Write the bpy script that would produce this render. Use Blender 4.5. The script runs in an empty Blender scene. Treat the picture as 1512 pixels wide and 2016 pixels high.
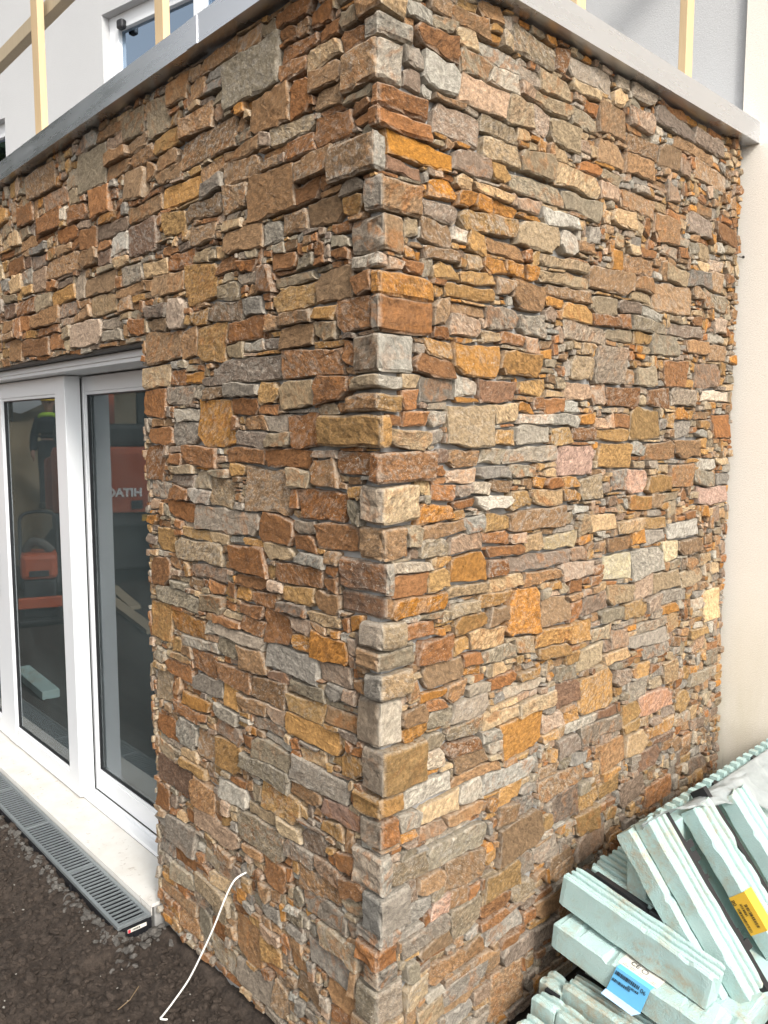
import bpy, math, random
import numpy as np
from mathutils import Vector, Matrix, noise

random.seed(7)
S = bpy.context.scene
COL = S.collection
R = math.radians

# ------------------------------------------------------------------ camera
cam_d = bpy.data.cameras.new('camera')
cam = bpy.data.objects.new('camera', cam_d)
COL.objects.link(cam)
S.camera = cam
cam_d.sensor_fit = 'VERTICAL'
cam_d.sensor_height = 36.0
cam_d.lens = 1569.0 * 36.0 / 2016.0
cam_d.clip_start = 0.05
cam_d.clip_end = 500.0
CAM_POS = Vector((-1.336, -1.447, 1.795))
_p = math.atan(157 / 1569.0)
_h = R(47.05)
_f = Vector((math.cos(_p) * math.cos(_h), math.cos(_p) * math.sin(_h), -math.sin(_p)))
cam.location = CAM_POS
cam.rotation_euler = _f.to_track_quat('-Z', 'Y').to_euler()

# ------------------------------------------------------------------ sky and sun
SUN_EL, SUN_AZ = R(38), R(-107)            # azimuth as a world angle from +X
sun_dir = Vector((math.cos(SUN_EL) * math.cos(SUN_AZ), math.cos(SUN_EL) * math.sin(SUN_AZ), math.sin(SUN_EL)))
W = bpy.data.worlds.new('World')
S.world = W
W.use_nodes = True
wn = W.node_tree
wn.nodes.clear()
sky = wn.nodes.new('ShaderNodeTexSky')
sky.sky_type = 'NISHITA'
sky.sun_disc = False
sky.sun_elevation = SUN_EL
sky.sun_rotation = math.atan2(sun_dir.x, sun_dir.y)
sky.air_density = 1.0
sky.dust_density = 3.0
sky.ozone_density = 1.0
hs = wn.nodes.new('ShaderNodeHueSaturation')
hs.inputs['Saturation'].default_value = 0.10     # thin overcast: a pale sky
bg = wn.nodes.new('ShaderNodeBackground')
bg.inputs['Strength'].default_value = 0.15
wo = wn.nodes.new('ShaderNodeOutputWorld')
wn.links.new(sky.outputs[0], hs.inputs['Color'])
wn.links.new(hs.outputs[0], bg.inputs[0])
wn.links.new(bg.outputs[0], wo.inputs[0])
sl = bpy.data.lights.new('sun', 'SUN')
sl.energy = 1.5
sl.angle = R(13)
sl.color = (1.0, 0.95, 0.88)
so = bpy.data.objects.new('sun', sl)
COL.objects.link(so)
so.rotation_euler = sun_dir.to_track_quat('Z', 'Y').to_euler()
so.location = (0, -5, 10)

S.view_settings.view_transform = 'Standard'
S.view_settings.look = 'None'
S.view_settings.gamma = 1.0
S.view_settings.use_curve_mapping = False
S.view_settings.exposure = 1.17
S.cycles.max_bounces = 8
S.cycles.use_denoising = True

# ------------------------------------------------------------------ helpers
def tag(o, label=None, cat=None, group=None, kind=None):
    if label: o['label'] = label
    if cat: o['category'] = cat
    if group: o['group'] = group
    if kind: o['kind'] = kind
    return o

def empty(name, loc=(0, 0, 0), parent=None):
    o = bpy.data.objects.new(name, None)
    o.empty_display_size = 0.1
    COL.objects.link(o)
    o.location = loc
    if parent: o.parent = parent
    return o

class MB:
    def __init__(self):
        self.v = []; self.f = []; self.col = []; self.edge = []; self.seed = []
    def add(self, vs, fs):
        b = len(self.v)
        self.v += [tuple(x) for x in vs]
        self.f += [tuple(b + i for i in f) for f in fs]
    def box(self, x0, x1, y0, y1, z0, z1, M=None):
        vs = [Vector(p) for p in ((x0,y0,z0),(x1,y0,z0),(x1,y1,z0),(x0,y1,z0),(x0,y0,z1),(x1,y0,z1),(x1,y1,z1),(x0,y1,z1))]
        if M: vs = [M @ p for p in vs]
        self.add(vs, [(0,3,2,1),(4,5,6,7),(0,1,5,4),(1,2,6,5),(2,3,7,6),(3,0,4,7)])
        return self
    def extrude(self, prof, path_fn, n, cap=True):
        """prof: list of 2-D points counter-clockwise; path_fn(i, p) -> 3-D point of ring i."""
        k = len(prof)
        vs = [path_fn(i, p) for i in range(n) for p in prof]
        fs = []
        for i in range(n - 1):
            for j in range(k):
                a = i * k + j; b = i * k + (j + 1) % k
                fs.append((a, b, b + k, a + k))
        if cap:
            fs.append(tuple(reversed(range(k))))
            fs.append(tuple((n - 1) * k + j for j in range(k)))
        self.add(vs, fs)
        return self
    def tube(self, pts, r, k=8):
        pts = [Vector(p) for p in pts]
        rr = r if isinstance(r, (list, tuple)) else [r] * len(pts)
        rings = []
        up = Vector((0, 0, 1))
        for i, p in enumerate(pts):
            t = (pts[min(i + 1, len(pts) - 1)] - pts[max(i - 1, 0)]).normalized()
            s = t.cross(up)
            if s.length < 1e-3: s = t.cross(Vector((1, 0, 0)))
            s.normalize(); w = s.cross(t)
            rings.append([p + (s * math.cos(a) + w * math.sin(a)) * rr[i] for a in [2 * math.pi * j / k for j in range(k)]])
        vs = [q for r_ in rings for q in r_]
        fs = []
        for i in range(len(pts) - 1):
            for j in range(k):
                fs.append((i*k+j, i*k+(j+1)%k, (i+1)*k+(j+1)%k, (i+1)*k+j))
        fs.append(tuple(reversed(range(k)))); fs.append(tuple((len(pts)-1)*k+j for j in range(k)))
        self.add(vs, fs)
        return self
    def build(self, name, mat, parent=None, smooth=False, bevel=0.0, origin=None):
        me = bpy.data.meshes.new(name)
        o = Vector(origin) if origin is not None else Vector((0, 0, 0))
        me.from_pydata([tuple(Vector(p) - o) for p in self.v] if origin is not None else self.v, [], self.f)
        if self.col:
            a = me.attributes.new('col', 'FLOAT_COLOR', 'POINT')
            a.data.foreach_set('color', [c for x in self.col for c in (x[0], x[1], x[2], 1.0)])
            a = me.attributes.new('edge', 'FLOAT', 'POINT'); a.data.foreach_set('value', self.edge)
            a = me.attributes.new('seed', 'FLOAT', 'POINT'); a.data.foreach_set('value', self.seed)
        me.materials.append(mat)
        if smooth:
            me.polygons.foreach_set('use_smooth', [True] * len(me.polygons))
        me.update()
        ob = bpy.data.objects.new(name, me)
        COL.objects.link(ob)
        if parent: ob.parent = parent
        if origin is not None: ob.location = o - (parent.matrix_world.translation if parent else Vector())
        if bevel:
            b = ob.modifiers.new('bevel', 'BEVEL'); b.width = bevel; b.segments = 2; b.limit_method = 'ANGLE'; b.angle_limit = R(40)
        return ob

def bx(name, mat, parent, x0, x1, y0, y1, z0, z1, bevel=0.0, M=None):
    return MB().box(x0, x1, y0, y1, z0, z1, M).build(name, mat, parent, bevel=bevel)

# ------------------------------------------------------------------ materials
class NT:
    def __init__(self, name):
        self.m = bpy.data.materials.new(name); self.m.use_nodes = True
        self.t = self.m.node_tree; self.b = self.t.nodes['Principled BSDF']; self.out = self.t.nodes['Material Output']
    def n(self, typ, **kw):
        x = self.t.nodes.new(typ)
        for k, v in kw.items(): setattr(x, k, v)
        return x
    def l(self, a, b): self.t.links.new(a, b)
    def pos(self):
        return self.n('ShaderNodeNewGeometry').outputs['Position']
    def math(self, op, a, b=None, c=None, clamp=False):
        x = self.n('ShaderNodeMath', operation=op, use_clamp=clamp)
        for i, q in enumerate((a, b, c)):
            if q is None: continue
            if isinstance(q, (int, float)): x.inputs[i].default_value = q
            else: self.l(q, x.inputs[i])
        return x.outputs[0]
    def map(self, vec, scale=(1, 1, 1), loc=(0, 0, 0), rot=(0, 0, 0)):
        x = self.n('ShaderNodeMapping')
        x.inputs['Scale'].default_value = scale; x.inputs['Location'].default_value = loc; x.inputs['Rotation'].default_value = rot
        self.l(vec, x.inputs['Vector']); return x.outputs[0]
    def noise(self, vec, scale, detail=4, rough=0.55, dist=0.0):
        x = self.n('ShaderNodeTexNoise')
        x.inputs['Scale'].default_value = scale; x.inputs['Detail'].default_value = detail
        x.inputs['Roughness'].default_value = rough; x.inputs['Distortion'].default_value = dist
        self.l(vec, x.inputs['Vector']); return x.outputs['Fac']
    def ramp(self, fac, lo, hi, a=0.0, b=1.0):
        x = self.n('ShaderNodeMapRange'); x.clamp = True
        for i, q in zip((1, 2, 3, 4), (lo, hi, a, b)): x.inputs[i].default_value = q
        self.l(fac, x.inputs[0]); return x.outputs[0]
    def mix(self, fac, a, b, mode='MIX'):
        x = self.n('ShaderNodeMix', data_type='RGBA', blend_type=mode)
        for i, q in ((0, fac), (6, a), (7, b)):
            if isinstance(q, (int, float)): x.inputs[i].default_value = q
            elif isinstance(q, (tuple, list)): x.inputs[i].default_value = (*q[:3], 1.0)
            else: self.l(q, x.inputs[i])
        return x.outputs[2]
    def bump(self, h, strength=0.5, dist=0.005):
        x = self.n('ShaderNodeBump'); x.inputs['Strength'].default_value = strength; x.inputs['Distance'].default_value = dist
        self.l(h, x.inputs['Height']); self.l(x.outputs[0], self.b.inputs['Normal'])
    def set(self, color=None, rough=None, metal=None, spec=None):
        for k, q in (('Base Color', color), ('Roughness', rough), ('Metallic', metal), ('Specular IOR Level', spec)):
            if q is None: continue
            if isinstance(q, (int, float)): self.b.inputs[k].default_value = q
            elif isinstance(q, (tuple, list)): self.b.inputs[k].default_value = (*q[:3], 1.0)
            else: self.l(q, self.b.inputs[k])
        return self

def plain(name, color, rough=0.6, metal=0.0, var=0.12, vscale=20, bump=0.0, bscale=150, spec=0.5):
    m = NT(name); P = m.pos()
    n1 = m.noise(P, vscale, 5)
    c = m.mix(1.0, color, m.mix(n1, (1 - var,) * 3, (1 + var,) * 3), 'MULTIPLY')
    m.set(c, rough, metal, spec)
    if bump:
        m.bump(m.noise(P, bscale, 3), bump, 0.003)
    return m.m

def stone_mat():
    m = NT('schist stone')
    P = m.pos()
    sep = m.n('ShaderNodeSeparateXYZ'); m.l(P, sep.inputs[0])
    seed = m.n('ShaderNodeAttribute', attribute_name='seed').outputs['Fac']
    col = m.n('ShaderNodeAttribute', attribute_name='col').outputs['Color']
    edge = m.n('ShaderNodeAttribute', attribute_name='edge').outputs['Fac']
    u = m.math('ADD', sep.outputs[0], sep.outputs[1]); w = m.math('SUBTRACT', sep.outputs[0], sep.outputs[1])
    cb = m.n('ShaderNodeCombineXYZ')
    m.l(m.math('ADD', u, m.math('MULTIPLY', seed, 37.0)), cb.inputs[0])
    m.l(m.math('ADD', sep.outputs[2], m.math('MULTIPLY', seed, 19.0)), cb.inputs[1]); m.l(w, cb.inputs[2])
    vr = m.n('ShaderNodeVectorRotate', rotation_type='Z_AXIS')
    m.l(cb.outputs[0], vr.inputs['Vector'])
    fr = m.math('FRACT', m.math('MULTIPLY', seed, 7.31))
    m.l(m.math('MULTIPLY', m.math('SUBTRACT', fr, 0.5), 1.3), vr.inputs['Angle'])
    V = vr.outputs[0]
    f2 = m.math('FRACT', m.math('MULTIPLY', seed, 3.17)); f3 = m.math('FRACT', m.math('MULTIPLY', seed, 11.7))
    patch = m.noise(m.map(V, (13, 22, 16)), 1.0, 5, 0.62, 0.9)
    patch2 = m.noise(m.map(V, (18, 42, 25), loc=(3.1, 7.7, 0)), 1.0, 5, 0.65, 1.0)
    streak = m.noise(m.map(V, (14, 120, 60)), 1.0, 6, 0.7, 0.7)
    grain = m.noise(V, 300, 3, 0.75)
    mid = m.noise(m.map(V, (42, 80, 60)), 1.0, 6, 0.78, 0.5)
    # iron staining on part of the stone, silvery mica on another part
    rust = m.mix(0.62, col, (0.29, 0.122, 0.036))
    silver = m.mix(0.6, col, (0.33, 0.305, 0.265))
    c = m.mix(m.math('MULTIPLY', m.ramp(patch, 0.50, 0.60), m.ramp(f2, 0.35, 1.0)), col, rust)
    c = m.mix(m.math('MULTIPLY', m.ramp(patch2, 0.50, 0.60), m.ramp(f3, 0.5, 1.05)), c, silver)
    c = m.mix(m.math('MULTIPLY', m.ramp(patch, 0.44, 0.30), 0.6), c, m.mix(1.0, c, (0.62, 0.58, 0.55), 'MULTIPLY'))
    f4 = m.ramp(m.math('FRACT', m.math('MULTIPLY', seed, 23.9)), 0.1, 0.9, 0.25, 1.0)
    c = m.mix(f4, c, m.mix(1.0, c, m.mix(m.ramp(streak, 0.32, 0.68), (0.42, 0.40, 0.39), (1.60, 1.56, 1.50)), 'MULTIPLY'))
    c = m.mix(1.0, c, m.mix(m.ramp(mid, 0.32, 0.68), (0.52, 0.51, 0.50), (1.45, 1.44, 1.41)), 'MULTIPLY')
    c = m.mix(1.0, c, m.mix(m.ramp(grain, 0.3, 0.7), (0.80, 0.80, 0.80), (1.20, 1.20, 1.20)), 'MULTIPLY')
    # quartz flecks and mortar smears
    fl = m.noise(m.map(V, (55, 150, 90), rot=(0, 0, 0.7)), 1.0, 3, 0.6, 1.6)
    c = m.mix(m.math('MULTIPLY', m.ramp(fl, 0.60, 0.66), m.math('MULTIPLY', f3, 0.75)), c, (0.56, 0.50, 0.41))
    # freshly broken pale arrises, paled further so the edges look lit
    en = m.math('MULTIPLY', m.ramp(edge, 0.25, 0.9), m.ramp(m.noise(V, 70, 4, 0.7), 0.36, 0.58))
    c = m.mix(m.math('MULTIPLY', en, 0.72), c, m.mix(0.5, col, (0.62, 0.56, 0.46)))
    m.set(c, 0.88, 0.0, 0.25)
    h = m.math('ADD', m.math('MULTIPLY', m.math('MULTIPLY', streak, f4), 1.1), m.math('ADD', m.math('MULTIPLY', mid, 0.8), m.math('MULTIPLY', grain, 0.4)))
    m.bump(h, 1.0, 0.007)
    return m.m

M_STONE = stone_mat()

def mortar_mat():
    m = NT('grey mortar'); P = m.pos()
    n1 = m.noise(P, 14, 5); n2 = m.noise(P, 120, 4, 0.7)
    c = m.mix(n1, (0.20, 0.195, 0.185), (0.34, 0.33, 0.31))
    m.set(c, 0.92, 0, 0.2); m.bump(n2, 0.8, 0.004); return m.m
M_MORTAR = mortar_mat()

def white_frame_mat():
    m = NT('white coated aluminium'); P = m.pos()
    d = m.noise(P, 9, 6, 0.7)
    c = m.mix(m.ramp(d, 0.56, 0.8, 0, 0.18), (0.67, 0.68, 0.69), (0.52, 0.49, 0.44))
    m.set(c, 0.38, 0, 0.5); return m.m
M_WHITE = white_frame_mat()

def sill_mat():
    m = NT('white sill with mud splashes'); P = m.pos()
    d = m.noise(P, 6, 5, 0.65)
    band = m.noise(m.map(P, (14, 5, 5)), 1.0, 3)
    sp = m.noise(P, 42, 4, 0.65, 0.8)
    mask = m.math('MULTIPLY', m.ramp(sp, 0.60, 0.65), m.ramp(band, 0.46, 0.58))
    c = m.mix(m.ramp(d, 0.45, 0.8, 0, 0.5), (0.60, 0.58, 0.54), (0.42, 0.36, 0.29))
    c = m.mix(m.math('MULTIPLY', mask, 0.6), c, (0.24, 0.17, 0.12))
    m.set(c, 0.5, 0, 0.4); return m.m
M_SILL = sill_mat()

def coping_mat():
    m = NT('grey coated aluminium coping'); P = m.pos()
    d = m.noise(m.map(P, (3, 3, 22)), 1.0, 5, 0.6)
    c = m.mix(d, (0.64, 0.655, 0.69), (0.70, 0.71, 0.735))
    m.set(c, m.ramp(d, 0.3, 0.7, 0.24, 0.32), 0.95, 0.6); return m.m
M_COPING = coping_mat()

def render_mat(name, base, base2, stain=None):
    m = NT(name); P = m.pos()
    n1 = m.noise(P, 1.3, 5, 0.6); n2 = m.noise(P, 170, 4, 0.75)
    c = m.mix(n1, base, base2)
    c = m.mix(1.0, c, m.mix(n2, (0.90,) * 3, (1.08,) * 3), 'MULTIPLY')
    if stain:
        sep = m.n('ShaderNodeSeparateXYZ'); m.l(P, sep.inputs[0])
        g = m.math('MULTIPLY', m.ramp(sep.outputs[2], 1.15, 0.25), m.ramp(m.noise(m.map(P, (4, 4, 0.9)), 1.0, 6, 0.65), 0.32, 0.62))
        c = m.mix(m.math('MULTIPLY', g, 0.75), c, stain)
        dr = m.noise(m.map(P, (26, 26, 3)), 1.0, 4, 0.6)
        g2 = m.math('MULTIPLY', m.ramp(dr, 0.66, 0.74), m.ramp(sep.outputs[2], 0.9, 0.3))
        c = m.mix(m.math('MULTIPLY', g2, 0.5), c, (0.16, 0.13, 0.09))
    m.set(c, 0.93, 0, 0.2); m.bump(n2, 0.7, 0.004); return m.m
M_REND = render_mat('pale grey render', (0.43, 0.43, 0.43), (0.48, 0.48, 0.475))
M_CREAM = render_mat('cream render', (0.84, 0.775, 0.675), (0.88, 0.83, 0.745), (0.58, 0.52, 0.33))

def glass_mat(name, tint, ior, haze=0.0, refl=(0.90, 0.96, 1.0)):
    m = NT(name)
    m.t.nodes.remove(m.b)
    tr = m.n('ShaderNodeBsdfTransparent'); tr.inputs[0].default_value = (*tint, 1)
    gl = m.n('ShaderNodeBsdfGlossy'); gl.inputs['Roughness'].default_value = 0.0; gl.inputs[0].default_value = (*refl, 1)
    fr = m.n('ShaderNodeFresnel'); fr.inputs[0].default_value = ior
    mx = m.n('ShaderNodeMixShader'); m.l(fr.outputs[0], mx.inputs[0]); m.l(tr.outputs[0], mx.inputs[1]); m.l(gl.outputs[0], mx.inputs[2])
    if haze:
        df = m.n('ShaderNodeBsdfDiffuse'); df.inputs[0].default_value = (0.42, 0.46, 0.45, 1)  # hazy reflection put into the pane as a grey diffuse layer
        m2 = m.n('ShaderNodeMixShader'); m.l(m.ramp(m.noise(m.pos(), 2.5, 4), 0.3, 0.7, haze * 0.6, haze * 1.4), m2.inputs[0])
        m.l(mx.outputs[0], m2.inputs[1]); m.l(df.outputs[0], m2.inputs[2]); mx = m2
    m.l(mx.outputs[0], m.out.inputs[0]); return m.m
M_GLASS = glass_mat('double glazing', (0.78, 0.86, 0.84), 1.62, 0.06)
M_GLASS_UP = glass_mat('upper window glazing', (0.35, 0.4, 0.42), 5.0, 0.0, (0.60, 0.76, 0.95))

def timber_mat(name, a, b):
    m = NT(name); P = m.pos()
    g = m.noise(m.map(P, (60, 60, 3.5)), 1.0, 6, 0.6, 1.5)
    k = m.noise(m.map(P, (14, 14, 3)), 1.0, 2)
    c = m.mix(g, a, b)
    c = m.mix(m.ramp(k, 0.72, 0.80, 0, 0.7), c, (0.22, 0.10, 0.04))
    m.set(c, 0.72, 0, 0.3); m.bump(g, 0.3, 0.002); return m.m
M_TIMBER = timber_mat('sawn pine', (0.47, 0.33, 0.18), (0.61, 0.46, 0.28))
M_TIMBER_GREY = timber_mat('weathered pine', (0.34, 0.27, 0.18), (0.46, 0.38, 0.26))

def foam_mat():
    m = NT('mint green foam'); P = m.pos()
    bead = m.n('ShaderNodeTexVoronoi'); bead.inputs['Scale'].default_value = 230; m.l(P, bead.inputs['Vector'])
    d1 = m.noise(P, 4.2, 7, 0.62, 0.8); d2 = m.noise(P, 38, 5, 0.75)
    c = m.mix(m.noise(P, 3, 3), (0.275, 0.435, 0.42), (0.355, 0.50, 0.48))
    c = m.mix(m.ramp(bead.outputs['Distance'], 0.0, 0.7, 0.0, 0.12), c, (0.55, 0.68, 0.66))
    dirt = m.math('MULTIPLY', m.ramp(d1, 0.46, 0.60), m.ramp(d2, 0.36, 0.60))
    c = m.mix(m.math('MULTIPLY', dirt, 0.75), c, (0.36, 0.28, 0.18))
    e = m.n('ShaderNodeNewGeometry').outputs['Pointiness']
    c = m.mix(m.ramp(d1, 0.35, 0.6, 0.25, 0.0), c, (0.56, 0.58, 0.53))
    m.set(c, 0.62, 0, 0.35)
    m.b.inputs['Subsurface Weight'].default_value = 0.0
    m.bump(m.math('ADD', bead.outputs['Distance'], m.math('MULTIPLY', d2, 1.5)), 0.45, 0.003); return m.m
M_FOAM = foam_mat()
M_BLACK = plain('black plastic', (0.012, 0.012, 0.014), 0.45, var=0.3, bump=0.2)
M_GALV = plain('galvanised steel', (0.33, 0.36, 0.37), 0.42, 0.7, var=0.2, vscale=60)
M_DARKSTEEL = plain('dark steel', (0.05, 0.045, 0.04), 0.5, 0.5)
M_CABLE = plain('white cable sheath', (0.74, 0.72, 0.66), 0.45, var=0.08)
M_ROOM = plain('room plaster', (0.34, 0.35, 0.34), 0.9)
M_FLOOR = plain('room screed', (0.16, 0.155, 0.145), 0.9, var=0.25, vscale=4)
M_ROOF = plain('roof membrane', (0.06, 0.06, 0.065), 0.8)
M_BLUE = plain('blue paper label', (0.13, 0.44, 0.74), 0.6, var=0.1)
M_BLUE_LIP = plain('pale blue label edge', (0.42, 0.62, 0.85), 0.5, var=0.1)
M_YEL = plain('yellow paper label', (0.72, 0.42, 0.04), 0.55, var=0.12)
M_LAB = plain('dirty white label', (0.62, 0.59, 0.52), 0.7, var=0.25, vscale=60)
M_INK = plain('black ink', (0.012, 0.012, 0.014), 0.6)
M_RED = plain('red print', (0.55, 0.03, 0.05), 0.5)

def film_mat():
    m = NT('translucent plastic film')
    P = m.pos()
    m.t.nodes.remove(m.b)
    tr = m.n('ShaderNodeBsdfTransparent'); tr.inputs[0].default_value = (0.92, 0.95, 0.95, 1)
    df = m.n('ShaderNodeBsdfDiffuse'); df.inputs[0].default_value = (0.50, 0.53, 0.53, 1)
    tl = m.n('ShaderNodeBsdfTranslucent'); tl.inputs[0].default_value = (0.45, 0.49, 0.49, 1)
    gl = m.n('ShaderNodeBsdfGlossy'); gl.inputs['Roughness'].default_value = 0.22
    a = m.n('ShaderNodeMixShader'); a.inputs[0].default_value = 0.3; m.l(df.outputs[0], a.inputs[1]); m.l(tl.outputs[0], a.inputs[2])
    b = m.n('ShaderNodeMixShader'); b.inputs[0].default_value = 0.18; m.l(a.outputs[0], b.inputs[1]); m.l(gl.outputs[0], b.inputs[2])
    c = m.n('ShaderNodeMixShader'); m.l(m.ramp(m.noise(P, 9, 4, 0.6, 1.0), 0.35, 0.7, 0.62, 0.95), c.inputs[0]); m.l(tr.outputs[0], c.inputs[1]); m.l(b.outputs[0], c.inputs[2])
    bp = m.n('ShaderNodeBump'); bp.inputs['Strength'].default_value = 0.5; bp.inputs['Distance'].default_value = 0.01
    m.l(m.noise(m.map(P, (14, 30, 30)), 1.0, 4, 0.6, 1.5), bp.inputs['Height'])
    m.l(bp.outputs[0], gl.inputs['Normal']); m.l(bp.outputs[0], df.inputs['Normal'])
    m.l(c.outputs[0], m.out.inputs[0]); return m.m
M_FILM = film_mat()

def soil_mat(name, a, b, c3):
    m = NT(name); P = m.pos()
    n1 = m.noise(P, 2.2, 6, 0.65); n2 = m.noise(P, 38, 6, 0.75); n3 = m.noise(P, 160, 4, 0.7)
    c = m.mix(n1, a, b)
    c = m.mix(1.0, c, m.mix(m.ramp(n2, 0.3, 0.7), (0.4,) * 3, (1.7,) * 3), 'MULTIPLY')
    c = m.mix(m.ramp(n3, 0.70, 0.76, 0, 0.5), c, c3)
    m.set(c, 0.9, 0, 0.3); m.bump(m.math('ADD', n2, m.math('MULTIPLY', n3, 0.5)), 0.9, 0.012); return m.m
M_SOIL = soil_mat('dark garden soil', (0.030, 0.022, 0.017), (0.056, 0.042, 0.032), (0.20, 0.18, 0.15))
M_GRAVEL = soil_mat('grey concrete crumbs', (0.045, 0.038, 0.032), (0.16, 0.15, 0.135), (0.30, 0.29, 0.27))
M_MOUND = soil_mat('straw coloured spoil', (0.16, 0.12, 0.075), (0.27, 0.21, 0.13), (0.4, 0.34, 0.25))
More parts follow.
